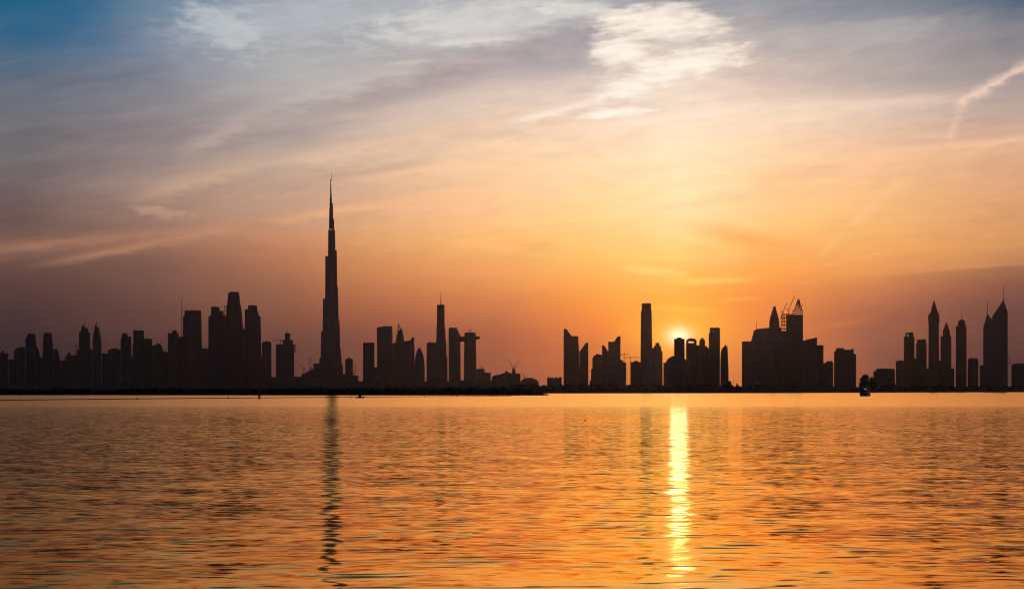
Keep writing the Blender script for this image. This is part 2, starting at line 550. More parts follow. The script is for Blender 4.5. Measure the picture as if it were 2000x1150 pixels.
# ------------------------------------------------------------------ the water
def build_water():
    bm = bmesh.new()
    bmesh.ops.create_grid(bm, x_segments=40, y_segments=60, size=0.5)
    for v in bm.verts:
        v.co.x *= 24000
        v.co.y = -250 + (v.co.y + 0.5) * 15250
    m = bpy.data.materials.new('rippled_water')
    m.use_nodes = True
    g = G(m.node_tree)
    geo = g.n('ShaderNodeNewGeometry')
    sep = g.n('ShaderNodeSeparateXYZ')
    g.t.links.new(geo.outputs['Position'], sep.inputs[0])
    x, y = X(g, sep.outputs[0]), X(g, sep.outputs[1])
    # wind: streaky patches of rougher and calmer water, calm lanes near the far shore
    patch = g.noise(g.xyz(x * 0.006, y * 0.012, 4.0), 1.0, 3.0, 0.6)
    lane = g.sstep(y + (patch - 0.5) * 90.0, 310.0, 380.0, 1.0, 0.45)
    lane2 = g.sstep(y, 160.0, 172.0) * g.sstep(y, 214.0, 196.0)
    gust = g.sstep(patch, 0.30, 0.72, 0.82, 1.15) * lane * (1.0 - lane2 * 0.35)
    wob = g.noise(g.xyz(x * 0.11, y * 0.2, 9.0), 1.0, 2.0, 0.5) - 0.5
    xs, ys = x + wob * 1.2, y + wob * 1.6

    def nz(lx, ly, seed, det=2.0, rgh=0.55, skew=0.0):
        return g.noise(g.xyz((xs + ys * skew) * (1.0 / lx), ys * (1.0 / ly), seed), 1.0, det, rgh) - 0.5
    swell = nz(5.0, 3.4, 1.0, 1.0, 0.5, 0.10)
    wave = nz(1.2, 0.62, 5.0, 2.0, 0.55, -0.12)
    chop = nz(0.45, 0.26, 8.0, 1.0, 0.5, 0.08)
    crest = (nz(1.8, 0.46, 12.0, 1.0, 0.4, 0.05) - 0.10).max(0.0)
    crest2 = (nz(0.95, 0.30, 19.0, 1.0, 0.4, -0.06) - 0.12).max(0.0)
    calm = g.sstep(y, 26.0, 120.0, 0.75, 1.5)
    sy = (swell * 0.045 + wave * 0.095 * calm + chop * 0.10 * calm + (crest * 1.25 + crest2 * 1.3) * g.sstep(y, 24.0, 50.0, 0.75, 1.0)) * gust
    bias = g.sstep(y, 28.0, 62.0, -0.013, 0.001) + g.sstep(y, 62.0, 160.0, 0.0, 0.010) + g.sstep(y, 160.0, 330.0, 0.0, 0.016) + g.sstep(y, 300.0, 400.0, 0.0, 0.010)
    sx = nz(1.8, 1.5, 15.0, 2.0, 0.55) * 0.19 * gust
    nrm = g.xyz(sx * -1.0, (sy + bias) * -1.0, 1.0)
    vn = g.n('ShaderNodeVectorMath', operation='NORMALIZE')
    g.put(vn.inputs[0], nrm)
    # silty body; reflection's orange grading painted into the mirror colour, weaker at grazing view
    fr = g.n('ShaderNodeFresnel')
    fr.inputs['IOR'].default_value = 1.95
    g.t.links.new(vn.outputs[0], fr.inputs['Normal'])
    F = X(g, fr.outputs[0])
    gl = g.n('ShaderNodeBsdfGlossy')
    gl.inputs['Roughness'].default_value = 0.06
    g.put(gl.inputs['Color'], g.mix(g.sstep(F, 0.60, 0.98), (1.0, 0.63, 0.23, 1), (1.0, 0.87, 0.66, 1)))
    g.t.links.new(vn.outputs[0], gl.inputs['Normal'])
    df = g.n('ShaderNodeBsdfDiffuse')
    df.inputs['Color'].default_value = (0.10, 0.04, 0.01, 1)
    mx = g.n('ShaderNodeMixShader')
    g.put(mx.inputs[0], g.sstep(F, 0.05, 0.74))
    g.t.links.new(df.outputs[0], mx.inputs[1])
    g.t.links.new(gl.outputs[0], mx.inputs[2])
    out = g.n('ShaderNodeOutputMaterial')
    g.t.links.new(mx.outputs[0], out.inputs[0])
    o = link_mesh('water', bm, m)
    tag(o, kind='structure')


build_water()

# ------------------------------------------------------------------ towers
LAND = 1.5
PLANS = {
    'box': [(-.5, 0), (.5, 0), (.5, 1), (-.5, 1)],
    'chamfer': [(-.5, .22), (-.32, 0), (.32, 0), (.5, .22), (.5, .78), (.32, 1), (-.32, 1), (-.5, .78)],
    'notch': [(-.5, .2), (-.22, .2), (-.22, 0), (.22, 0), (.22, .2), (.5, .2), (.5, .8), (.22, .8), (.22, 1), (-.22, 1), (-.22, .8), (-.5, .8)],
    'turn': [(-.5, .38), (.12, 0), (.5, .62), (-.12, 1)],
    'turnr': [(-.5, .62), (-.12, 0), (.5, .38), (.12, 1)],
    'bow': [(-.5, .5), (-.44, .24), (-.25, .06), (0, 0), (.25, .06), (.44, .24), (.5, .5), (.5, 1), (-.5, 1)],
    'round': [(.5 * math.cos(2 * math.pi * i / 14), .5 + .5 * math.sin(2 * math.pi * i / 14)) for i in range(14)],
    'wedge': [(-.5, .5), (.1, 0), (.5, .35), (.5, .7), (.1, 1)],
}
_y = []
for _k in range(3):       # three-winged footprint with rounded noses
    _b = R(-90 + 17 + 120 * _k)
    for _w, _r in ((-.62, .2), (-.17, .5), (0, .58), (.17, .5)):
        _y.append((_r * math.cos(_b + _w), .5 + _r * math.sin(_b + _w)))
_mn, _mx = min(p[0] for p in _y), max(p[0] for p in _y)
PLANS['wings'] = [((p[0] - _mn) / (_mx - _mn) - .5, p[1]) for p in _y]


def S(*tiers):
    """stepped silhouette: (top row, left, right) from the ground up"""
    out = []
    y = None
    for (yt, l, r) in tiers:
        out.append((HZ if y is None else y, l, r))
        out.append((yt, l, r))
        y = yt
    return out


def loft(bm, rows, plan, D, base, depth, taper=0.5):
    """stack the footprint along the silhouette rows"""
    wmax = max(r - l for _, l, r in rows)
    k = D / FPX
    bx, by, bz = base
    rings = []
    n = len(plan)
    for (y, l, r) in rows:
        w, mid = (r - l) * k, ((l + r) / 2 - 1000) * k
        z = EYE + (HZ - y) * k
        f = (1 - taper) + taper * (r - l) / wmax
        rings.append([bm.verts.new((mid + u * w - bx, D + depth / 2 + (v - .5) * depth * f - by, z - bz)) for u, v in plan])
    for a, b in zip(rings, rings[1:]):
        for i in range(n):
            j = (i + 1) % n
            try:
                bm.faces.new((a[i], a[j], b[j], b[i]))
            except ValueError:
                pass
    bm.faces.new(list(reversed(rings[0])))
    bm.faces.new(rings[-1])


def pt(px, py, D, base=(0, 0, 0)):
    k = D / FPX
    return Vector(((px - 1000) * k - base[0], D - base[1], EYE + (HZ - py) * k - base[2]))


_taken = []


def depth_for(l, r, D0, dep):
    D = D0
    while any(l < b and r > a and D < d1 + 14 and D + dep + 14 > d0 for a, b, d0, d1 in _taken):
        D += 40
    _taken.append((l, r, D, D + dep))
    return D


_rng = random.Random(7)


def B(name, label, rows, D0=6600, plan='box', mat='glassgrey', extra=(), ratio=0.9, taper=0.5, plant=True, cat='tower', group=None):
    l, r = min(a[1] for a in rows), max(a[2] for a in rows)
    dep = max(16.0, min(70.0, (r - l) * D0 / FPX * ratio))
    D = depth_for(l, r, D0, dep)
    k = D / FPX
    base = (((l + r) / 2 - 1000) * k, D + dep / 2, LAND)
    rows = [(y, a, b) if y < HZ else (HZ + (EYE - LAND + 0.3) / k, a, b) for y, a, b in rows]
    root = empty(name, base)
    tag(root, label, cat, group)
    u = ((l + r) / 2 - 1000) / FPX        # every tower turns one face to the bay
    root.location.x = u * (D + dep / 2)
    root.rotation_euler.z = -math.atan(u)
    root.scale.x = math.cos(math.atan(u))
    bm = bmesh.new()
    loft(bm, rows, PLANS[plan], D, base, dep, taper)
    body = link_mesh('body', bm, M[mat], root)
    _, tl, tr = rows[-1]
    ty = rows[-1][0]
    tw = tr - tl
    if plant and tw > 5:
        bm = bmesh.new()
        p = pt((tl + tr) / 2, ty, D, base)
        box(bm, (p.x, 0, p.z + .1), (tw * .86 * k, dep * .4, .3))
        for i in range(2 if tw < 12 else 4):
            cx = tl + tw * _rng.uniform(.18, .82)
            hh = _rng.uniform(0.4, 1.3) * k
            ww = tw * _rng.uniform(.08, .22) * k
            p = pt(cx, ty, D, base)
            box(bm, (p.x, _rng.uniform(-.1, .1) * dep, p.z + hh / 2 - 0.05), (ww, ww * 1.3, hh))
        for i in range(2):
            p = pt(tl + tw * _rng.uniform(.1, .9), ty, D, base)
            beam(bm, (p.x, 0, p.z - .1), (p.x, 0, p.z + _rng.uniform(1.2, 2.4) * k), .35)
        link_mesh('roof_plant', bm, M['roof'], root)
    for e in extra:
        kind, pname = e[0], e[1]
        bm = bmesh.new()
        mt = M['steel']
        if kind == 'mast':        # (x, bottom row, top row, bottom width px)
            x, y0, y1, w = e[2:6]
            a, b = pt(x, y0 + .4, D + dep / 2, base), pt(x, y1, D + dep / 2, base)
            a, b = pt(x, y0 + .4, D, base), pt(x, y1, D, base)
            a.y = b.y = 0
            cone(bm, a, b, w * k / 2, w * k / 2 * 0.35, 8)
        elif kind == 'loft':      # (rows, plan, depth factor, taper[, material])
            rws, pl, df, tp = e[2:6]
            dd = max(4.0, dep * df)
            loft(bm, rws, PLANS[pl], D + (dep - dd) / 2, base, dd, tp)
            mt = M[e[6]] if len(e) > 6 else M[mat]
        elif kind == 'cage':      # lattice: rows of (y,l,r), uprights per side, bar width m
            rws, nu, bw, df = e[2:6]
            wm = max(q[2] - q[1] for q in rws)
            for sgn in (-1, 1):
                prev = None
                for (y, a, b) in rws:
                    dy = sgn * dep * df / 2 * (b - a) / wm
                    cur = []
                    for i in range(nu):
                        q = pt(a + (b - a) * i / (nu - 1), y, D, base)
                        q.y = dy
                        cur.append(q)
                    beam(bm, cur[0], cur[-1], bw)
                    if prev:
                        for p0, p1 in zip(prev, cur):
                            beam(bm, p0, p1, bw)
                    prev = cur
            for (y, a, b) in rws:
                for xx in (a, b):
                    q = pt(xx, y, D, base)
                    dy = dep * df / 2 * (b - a) / wm
                    beam(bm, (q.x, -dy, q.z), (q.x, dy, q.z), bw)
        elif kind == 'sign':      # lit panel on the front: (l, r, top, bottom)
            a, b, y0, y1 = e[2:6]
            p, q = pt(a, y0, D, base), pt(b, y1, D, base)
            box(bm, ((p.x + q.x) / 2, -dep / 2 - 0.4, (p.z + q.z) / 2), (q.x - p.x, .6, p.z - q.z))
            mt = e[6]
        link_mesh(pname, bm, mt, root)
    return root, D, dep


def crane(label, mast_x, yb, yt, D, jib=None, boom=None, back=None):
    """tower crane: jib = (left, right) of a level jib at row yt; boom = tip pixel of a luffing boom"""
    k = D / FPX
    b = pt(mast_x, yb, D)
    root = empty('tower_crane', b)
    tag(root, label, 'crane', 'tower cranes on the building sites')
    base = tuple(b)
    bm = bmesh.new()
    top = pt(mast_x, yt, D, base)
    truss(bm, (0, 0, -0.5), top, 2.2, .5, 4.0)
    link_mesh('mast', bm, M['crane'], root)
    bm = bmesh.new()
    box(bm, (top.x + 1.2, -1.4, top.z + 1.0), (1.6, 1.8, 2.2))
    box(bm, (top.x, 0, top.z + .2), (2.8, 2.8, .5))
    link_mesh('cab', bm, M['crane'], root)
    if jib:
        l, r = pt(jib[0], yt, D, base), pt(jib[1], yt, D, base)
        lng, sht = (l, r) if abs(l.x) > abs(r.x) else (r, l)
        up = Vector((0, 0, 1.3))
        bm = bmesh.new()
        truss(bm, top + up, lng + up, 1.5, .45, 3.0)
        apex = top + Vector((0, 0, 6.5))
        beam(bm, apex, top + (lng - top) * .7 + up, .22)
        link_mesh('jib', bm, M['crane'], root)
        bm = bmesh.new()
        truss(bm, top + up, sht + up, 1.5, .45, 3.0)
        beam(bm, apex, sht + up, .22)
        link_mesh('counter_jib', bm, M['crane'], root)
        bm = bmesh.new()
        box(bm, sht + Vector((0, 0, -.6)), (2.2, 1.8, 3.2))
        link_mesh('counterweight', bm, M['roof'], root)
        bm = bmesh.new()
        truss(bm, top, apex, 1.2, .4, 2.0)
        link_mesh('apex_tower', bm, M['crane'], root)
    if boom:
        tip = pt(boom[0], boom[1], D, base)
        bm = bmesh.new()
        truss(bm, top + Vector((0, 0, 1)), tip, 1.4, .42, 3.0)
        link_mesh('jib', bm, M['crane'], root)
        sgn = -1 if tip.x > top.x else 1
        bk = top + Vector((sgn * 5.5, 0, 2.2))
        ap = top + Vector((sgn * 3.2, 0, 8.0))
        bm = bmesh.new()
        beam(bm, top + Vector((0, 0, 1.2)), bk, 1.2)
        beam(bm, bk, ap, .35)
        beam(bm, top + Vector((0, 0, 1)), ap, .35)
        beam(bm, ap, tip, .18)
        link_mesh('counter_jib', bm, M['crane'], root)
        bm = bmesh.new()
        box(bm, bk + Vector((0, 0, -.8)), (2.2, 2.0, 2.6))
        link_mesh('counterweight', bm, M['roof'], root)
    return root


# lit teal sign of one office tower
def lit(name, c, s):
    m = bpy.data.materials.new(name)
    m.use_nodes = True
    g = G(m.node_tree)
    e = g.n('ShaderNodeEmission')
    e.inputs[0].default_value = c
    e.inputs[1].default_value = s
    out = g.n('ShaderNodeOutputMaterial')
    g.t.links.new(e.outputs[0], out.inputs[0])
    return m


TEAL = lit('teal_sign_light', (0.02, 0.16, 0.22, 1), 1.0)

# ---- western cluster, from the left edge of the skyline
W = 7200
B('midrise_block', "squat dark block with a tiny peaked roof box, cut by the photo's left edge", S((690, -10, 16)), W, 'box', 'concrete', [('loft', 'roof_room', [(690.2, 4.5, 11), (687, 5.5, 10), (684, 7.6, 8.4)], 'box', .3, .6)])
B('midrise_block', 'low flat block in the gap beside the squat block with a peaked roof box', S((702, 16.4, 27)), W, 'box', 'concrete')
B('residential_tower', 'wide flat-topped block with one rounded shoulder, touching the stepped tower with a needle antenna', [(HZ, 27, 49), (686, 27, 49), (683, 28, 49), (680, 31, 49), (678, 35, 49)], W, 'bow', 'stone')
r_, D_, _ = B('office_tower', 'stepped tower with a lattice roof and a needle antenna at its shoulder', [(HZ, 49.5, 80), (700, 49.5, 80), (684, 49.5, 75.5), (672, 49.5, 70.5), (660, 49.5, 70), (660, 51, 70), (655, 53, 69), (652, 54, 68.5)], W, 'chamfer', 'glassblue',
  [('mast', 'antenna', 68.2, 656, 634, 1.2), ('cage', 'roof_frame', [(652, 54, 64), (650.5, 55, 64)], 5, .5, .3)])
B('residential_tower', 'narrow tapering flat-topped tower between the needle-antenna tower and two spired towers', [(HZ, 82.8, 104), (690, 83, 104), (668, 84, 103), (650, 85.6, 101)], W, 'chamfer', 'glassgrey')
B('midrise_block', 'lower shoulder block with a sloping end beside the narrow tapering tower', [(HZ, 104.2, 119), (704, 104.2, 118), (690, 104.2, 114.6), (682, 104.2, 113)], W, 'box', 'glassblue')
B('midrise_block', 'low block carrying a thin mast, in the dip before the two spired towers', S((704, 118.5, 128)), W, 'box', 'concrete', [('mast', 'antenna', 126.3, 704, 684, .7)])
B('midrise_block', 'broad block with a round water tank on its roof, left of the two spired towers', S((694, 128, 150)), W, 'box', 'stone', [('loft', 'water_tank', [(694.2, 132.5, 140), (689.5, 132.5, 140), (688, 134, 138.5)], 'round', .4, .5)])
B('residential_tower', 'wider of the two spired towers, square with a stepped top and a knob', S((682, 150, 180), (648, 154, 176), (640, 158, 172)), W, 'notch', 'stone', [('loft', 'lantern', [(640.2, 162, 168.4), (636.5, 162.8, 167.4), (634, 164, 166.4)], 'round', .25, .8), ('mast', 'spire', 165.2, 634.5, 621, .9)], plant=False)
B('residential_tower', 'slimmer of the two spired towers, with a flared crown', [(HZ, 180.3, 198.4), (668, 180.4, 198), (657, 181.2, 197), (656.8, 182, 196), (646, 183.2, 195), (646, 184.6, 193.6), (640.5, 184.2, 193.8), (638.8, 182.6, 194.6)], W, 'chamfer', 'stone', [('loft', 'lantern', [(639, 186, 191.4), (634.8, 187.2, 190.4), (632.4, 188, 189.6)], 'round', .3, .8), ('mast', 'spire', 188.6, 633, 623, .8)], plant=False)
B('midrise_block', 'low block tucked against the slimmer spired tower', S((690, 198.6, 213)), W, 'box', 'concrete')
B('residential_tower', 'plain block with a raised flat cap, right of the slimmer spired tower', S((683, 211, 235.4), (680.6, 216, 232)), W, 'box', 'stone')
B('residential_tower', 'two-step tower beside a narrow bright slit of sky', S((662, 235.6, 256.6), (657, 237, 256), (650.6, 238, 249.4)), W, 'chamfer', 'glassgrey')
B('office_tower', 'flat-topped tower on the far side of the narrow slit from the two-step tower', S((672, 258.6, 281.4), (645, 260.2, 281)), W, 'chamfer', 'glassblue')
B('office_tower', 'shorter flat tower leaning against the flat-topped tower by the slit', S((661.4, 281, 297.2)), W, 'box', 'glassgrey')
B('residential_tower', 'low tower with a small raised box and a sagging shoulder', [(HZ, 297, 318), (682, 297, 318), (676, 297, 316), (674, 298, 316), (674, 304, 313.6), (671, 304, 313.6)], W, 'box', 'concrete')
B('midrise_block', 'low roofline with two little roof spikes, left of the large slab tower', S((687, 312, 329)), W, 'box', 'concrete', [('mast', 'antenna', 323.4, 687, 680.5, .8), ('mast', 'antenna', 319.4, 687, 683.5, .8)])
B('residential_tower', 'three-step tower standing just before the large slab tower with rough roof edge', S((650.4, 327.6, 349), (645.2, 336, 345.4)), W, 'chamfer', 'stone')
B('midrise_block', 'terraced block wedged between the three-step tower and the large slab tower', S((660, 347, 359), (657.4, 350, 358)), W + 200, 'box', 'concrete')
r_, SLAB_D, _ = B('unfinished_tower', 'large slab tower with a rough unfinished roof edge and a mast crane at its side', [(HZ, 356.6, 395), (680, 357, 394.6), (650, 357.2, 394), (617, 357.4, 393.4), (617, 360, 393.2), (606.6, 360.2, 393)], W, 'chamfer', 'concrete',
  [('cage', 'roof_frame', [(606.8, 361, 392.4), (604.6, 361, 392.4)], 12, .5, .7)])
B('midrise_block', 'dark filler block with small spikes between slab tower and twin-step tower', S((680.4, 393, 408)), W + 200, 'box', 'concrete', [('mast', 'antenna', 402.6, 680.5, 674, .8), ('mast', 'antenna', 399.4, 680.5, 677, .8)])
r_, B4_D, _ = B('residential_tower', 'tower with a stepped flat crown and shoulder, left of the tallest tower of its cluster', [(HZ, 406.6, 441), (618.5, 407, 441), (615, 410.4, 441), (615, 411.8, 436.6), (606.6, 412, 436.6), (606.6, 412.2, 429), (599, 412.2, 429)], W, 'chamfer', 'glassblue')
B('skyscraper', 'tallest tower of the western cluster, with chamfered rounded crown and thin mast', [(HZ, 439, 475.5), (642, 440, 474.6), (615, 441.6, 473), (598, 442, 470.8), (592, 443.8, 469), (590, 444.2, 469), (583, 444.6, 468.2), (576, 445, 467.4), (571.5, 447, 466.6), (569.6, 449, 465)], W, 'chamfer', 'glassblue', [('mast', 'antenna', 445.6, 578, 556, .7)])
B('midrise_block', 'narrow dark block with roof spikes between two tall towers', S((642, 473.6, 479)), W + 200, 'box', 'concrete', [('mast', 'antenna', 475.4, 642, 635, .7)], plant=False)
B('residential_tower', 'tower with a raised flat cap, last tall one before the dip to the domed tower', [(HZ, 477.4, 511.4), (680, 477.6, 510.4), (617, 478, 509), (617, 478, 506), (603.4, 478.2, 502.6), (603.4, 484.4, 502.4), (596, 484.6, 502.2)], W, 'chamfer', 'glassblue')
B('residential_tower', 'short round-topped tower beside the last tall tower of the western cluster', [(HZ, 511.6, 530.4), (671, 511.6, 530.2), (668, 512.8, 529), (666.4, 515.4, 526.6)], W, 'bow', 'glassgrey')

B('midrise_block', 'far dark block closing the foot of the slit left of the narrow tapering tower', S((698, 76, 87)), 7700, 'box', 'concrete', plant=False)
B('midrise_block', 'far dark block closing the foot of the slit right of the two-step tower', S((697.4, 252, 263)), 7700, 'box', 'concrete', plant=False)
B('midrise_block', 'far dark block closing the foot of the slit before the short round-topped tower', S((697, 505, 515)), 7700, 'box', 'concrete', plant=False)

# ---- around the tallest tower
r_, C1_D, _ = B('unfinished_tower', 'unfinished stepped tower with a spire and projecting balcony decks high on one side', S((672, 538.8, 574.6), (663.4, 552, 572), (650.4, 556.2, 567.2)), 7000, 'box', 'concrete',
  [('mast', 'spire', 561.8, 650.6, 636, 1.0)] + [('loft', 'balcony_deck', [(y + 2.0, 566, 579.2 - i * .2), (y, 566, 579.2 - i * .2)], 'box', .7, 0) for i, y in enumerate((672, 676.4, 680.6, 684.8))])
B('low_building', 'long flat podium at the foot of the tallest tower', S((736, 529, 700)), 6300, 'box', 'stone', cat='building', ratio=.2)
B('low_building', 'rising stepped building site left of the tallest tower, crowded with cranes', [(HZ, 589, 624), (730, 589, 624), (729, 592, 624), (728, 597, 624), (725, 600, 624), (724, 603, 624), (721, 606, 624), (720, 612, 624)], 6600, 'box', 'concrete', cat='building')
B('midrise_block', 'square block on the stepped building site, touching the tallest tower', S((709.6, 612.6, 623.6)), 6760, 'box', 'concrete', cat='building')
BURJ = [(HZ, 621.6, 672), (730, 622.6, 670.4), (710, 623.2, 669.4), (710, 623.2, 667.2), (698, 623.6, 667), (698, 626.2, 666.8), (682, 626.4, 666.2), (682, 626.4, 664.6), (646, 627, 664), (646, 630, 663.8), (625, 630.3, 663.4), (625, 630.3, 661.4), (582, 630.6, 661), (582, 634.8, 660.6), (559, 635, 660), (559, 635, 658.8), (499, 635.2, 658), (499, 640.4, 658), (487, 640.6, 657.8), (487, 640.6, 655.2), (447, 641, 654.4)]
BURJ2 = [(447, 643.6, 654.2), (427, 643.9, 653.6), (427, 643.9, 652), (406, 644.3, 651.6), (406, 644.9, 651.5), (397, 645, 651.3), (397, 645, 649.6), (387, 645.2, 649.4), (387, 645.7, 649.2), (376, 645.9, 648.9)]
B('skyscraper', 'tallest tower of the whole skyline, many setbacks tapering to a needle spire', BURJ, 7000, 'wings', 'silver',
  [('loft', 'upper_setbacks', BURJ2, 'wings', .34, .7), ('loft', 'crown', [(376, 646.1, 648.8), (362, 646.6, 648.4), (350, 646.9, 648.1)], 'round', .07, 1.0), ('mast', 'spire', 647.5, 351, 334.5, .95)], ratio=1.0, taper=.85, plant=False, cat='skyscraper')
B('residential_tower', 'small round-topped tower just right of the tallest tower', [(HZ, 674, 689.4), (704, 674.2, 689.4), (701, 675.4, 688.2), (699.4, 678, 686)], 6700, 'bow', 'stone')
B('low_building', 'low flat wing between the tallest tower and the small round-topped tower', S((730.6, 667, 691)), 6560, 'box', 'stone', cat='building')
B('low_building', 'low block with a stepped roof beside the small round-topped tower', S((744, 690, 712), (733.4, 690, 700)), 6600, 'box', 'concrete', cat='building')

# ---- middle group
r_, D1_D, _ = B('office_tower', 'plain square tower with a dark parapet, first of the middle group', S((669, 709, 731.2)), 6700, 'chamfer', 'glassgrey')
B('low_building', 'low link block between the square parapet tower and the curved-top slab', S((717.4, 731, 737.6)), 6700, 'box', 'stone', cat='building')
B('office_tower', 'broad slab tower whose roof curves upward, beside the tower with an open pointed crown', [(HZ, 736.6, 767.6), (680, 736.4, 767), (640.4, 735.6, 766.4), (639, 737, 766.4), (637.6, 742, 766.4), (636.8, 750, 766.2)], 6700, 'bow', 'glassgrey')
B('office_tower', 'tower with an open pointed lattice crown like a folded sail', [(HZ, 772, 790.4), (667, 772.8, 789.6), (652, 775, 787.6)], 6900, 'chamfer', 'glassgrey',
  [('cage', 'crown_lattice', [(652.2, 775, 783), (647, 775.6, 782.2), (641, 776.6, 781), (636, 777.6, 779.8), (631.6, 778.4, 778.9)], 3, 1.3, .5),
   ('loft', 'crown_blade', [(652.2, 780.6, 787.6), (646, 781.4, 786.4), (640, 782.4, 784.2)], 'wedge', .5, .6),
   ('loft', 'crown_core', [(652.2, 777, 783), (644, 778, 782)], 'box', .3, .5)], plant=False)
B('office_tower', 'wide low-roofed tower in front of the open pointed crown', [(HZ, 766.6, 808.8), (669.4, 766.8, 803), (668.6, 773, 803), (665.4, 790, 803), (664.4, 802, 803)][:3] + [(666.6, 785, 803), (664.4, 800, 803)], 6760, 'bow', 'stone', plant=False)
B('office_tower', 'narrow tower with a rounded cap and hair-thin mast, beside the bullet-shaped tower', [(HZ, 801.6, 810.4), (675.4, 801.8, 809.6), (675.4, 802, 808.8), (662, 802.4, 808.8), (659, 804.6, 808.6)], 6700, 'chamfer', 'glassblue', [('mast', 'antenna', 808.6, 662, 646, .7)], plant=False)
B('office_tower', 'bullet-shaped tower with two small horns at its tip', [(HZ, 809.8, 829.8), (716, 810, 829.6), (702, 810.4, 828.6), (694, 811.6, 827), (688, 813.4, 825), (683.6, 815, 823), (681.4, 816, 822)], 6700, 'round', 'glassblue',
  [('loft', 'horn', [(682, 815.8, 818.4), (677.8, 817, 817.6)], 'box', .2, .5), ('loft', 'horn', [(682, 819.4, 822.4), (677.2, 820.2, 820.9)], 'box', .2, .5)], plant=False)
B('office_tower', 'plain tower with a slightly sloping roof, left neighbour of the slender spire tower', [(HZ, 833, 852), (671.4, 833.2, 852), (668.6, 836, 852)], 6900, 'box', 'glassgrey')
B('skyscraper', 'slender stepped tower with a long straight spire, tallest of the middle group', [(HZ, 849.4, 874.4), (698.4, 849.6, 874), (698.4, 851.4, 871.8), (663, 851.6, 871.4), (663, 852.2, 870.2), (640.4, 852.4, 869.8), (640.4, 853.2, 868.6), (595, 853.4, 868.2)], 6700, 'chamfer', 'glassblue', [('mast', 'spire', 861, 595.2, 569, 1.7), ('loft', 'ledge', [(699, 848.8, 874.8), (697, 848.8, 874.8)], 'chamfer', 1.04, 0)])

# two towers carried into one by a bridge high above the ground
def linked_towers():
    D = 6600
    k = D / FPX
    base = ((906 - 1000) * k, D + 20, LAND)
    root = empty('linked_towers', base)
    tag(root, 'two flat towers joined by a high bridge that juts out past the second one', 'tower')
    gr = HZ + 1
    for rows in ([(gr, 876, 899.4), (652.4, 876, 899), (652.4, 876, 896.4), (648, 876, 895.4), (643, 876.2, 893), (640, 877, 892.4)],
                 [(gr, 906, 930.4), (700, 906, 930), (652, 907, 929), (649.2, 907.4, 928)]):
        bm = bmesh.new()
        loft(bm, rows, PLANS['chamfer'], D, base, 40, .3)
        t_ = link_mesh('tower', bm, M['glassgrey'], root)
        bm = bmesh.new()
        y_, a_, b_ = rows[-1]
        for f in (.2, .45, .7):
            p = pt(a_ + (b_ - a_) * f, y_, D, base)
            box(bm, (p.x, 0, p.z + .6), (5, 9, 1.6))
        link_mesh('roof_plant', bm, M['roof'], t_)
    bm = bmesh.new()
    # long bridge with a rounded tip
    yz = [(657.4, 666.4), ]
    prof = [(893.6, 657.6, 667.2), (906, 656.4, 666.6), (930, 656.2, 663), (934, 656.4, 661.8), (936.6, 657, 661), (937.6, 658.4, 660)]
    rings = []
    for (x_, y0, y1) in prof:
        a, b = pt(x_, y0, D, base), pt(x_, y1, D, base)
        rings.append([bm.verts.new((a.x, s, z)) for s, z in ((-11, b.z), (11, b.z), (13, (a.z + b.z) / 2), (11, a.z), (-11, a.z), (-13, (a.z + b.z) / 2))])
    for a, b in zip(rings, rings[1:]):
        for i in range(6):
            bm.faces.new((a[i], a[(i + 1) % 6], b[(i + 1) % 6], b[i]))
    bm.faces.new(rings[0]); bm.faces.new(rings[-1])
    link_mesh('skybridge', bm, M['glassblue'], root)


linked_towers()
B('low_building', 'stepped low block at the foot of the bridge-linked towers', S((727.4, 930.6, 958.6), (720.4, 930.6, 946.4)), 6500, 'box', 'stone', cat='building')
B('low_building', 'broad low building with a domed roof knob and crane plinth in the open gap', [(HZ, 960, 1017), (736, 960.6, 1016.6), (733, 965, 1016.6), (731, 975, 1016.4), (729, 981, 1016), (728.4, 984, 1004)], 6000, 'box', 'concrete',
  [('loft', 'roof_dome', [(729, 985.4, 993), (726, 986, 992.6), (724.6, 987.6, 991)], 'round', .2, .6), ('loft', 'crane_plinth', [(729, 1000, 1007), (720, 1000.6, 1006.6)], 'box', .2, .3)], cat='building')
B('low_building', 'low lumpy-roofed building between the open gap and the crenellated block', [(HZ, 1016.8, 1053), (746, 1017, 1052), (741.6, 1019, 1048), (739.4, 1024, 1044), (738.2, 1027, 1040)], 6100, 'box', 'stone', cat='building')
B('low_building', 'low block with a toothed roofline standing alone beside the pair of slanted towers', S((738.4, 1068.6, 1097)), 6000, 'box', 'concrete',
  [('loft', 'roof_tooth', [(738.6, a, b), (736.2, a, b)], 'box', .8, 0) for a, b in ((1069.6, 1074), (1076, 1080), (1083.4, 1088.4), (1091, 1097))], cat='building', plant=False)
# long low fabric between the water front and the middle towers
for (a, b, y, lab) in ((712, 806, 743.4, 'long low building in front of the curved-top slab'), (806, 884, 745.4, 'long low building below the bullet-shaped tower'), (884, 962, 742.6, 'long low building at the foot of the bridge-linked towers')):
    B('low_building', lab, S((y, a, b)), 5300, 'box', 'stone', cat='building', ratio=.25)

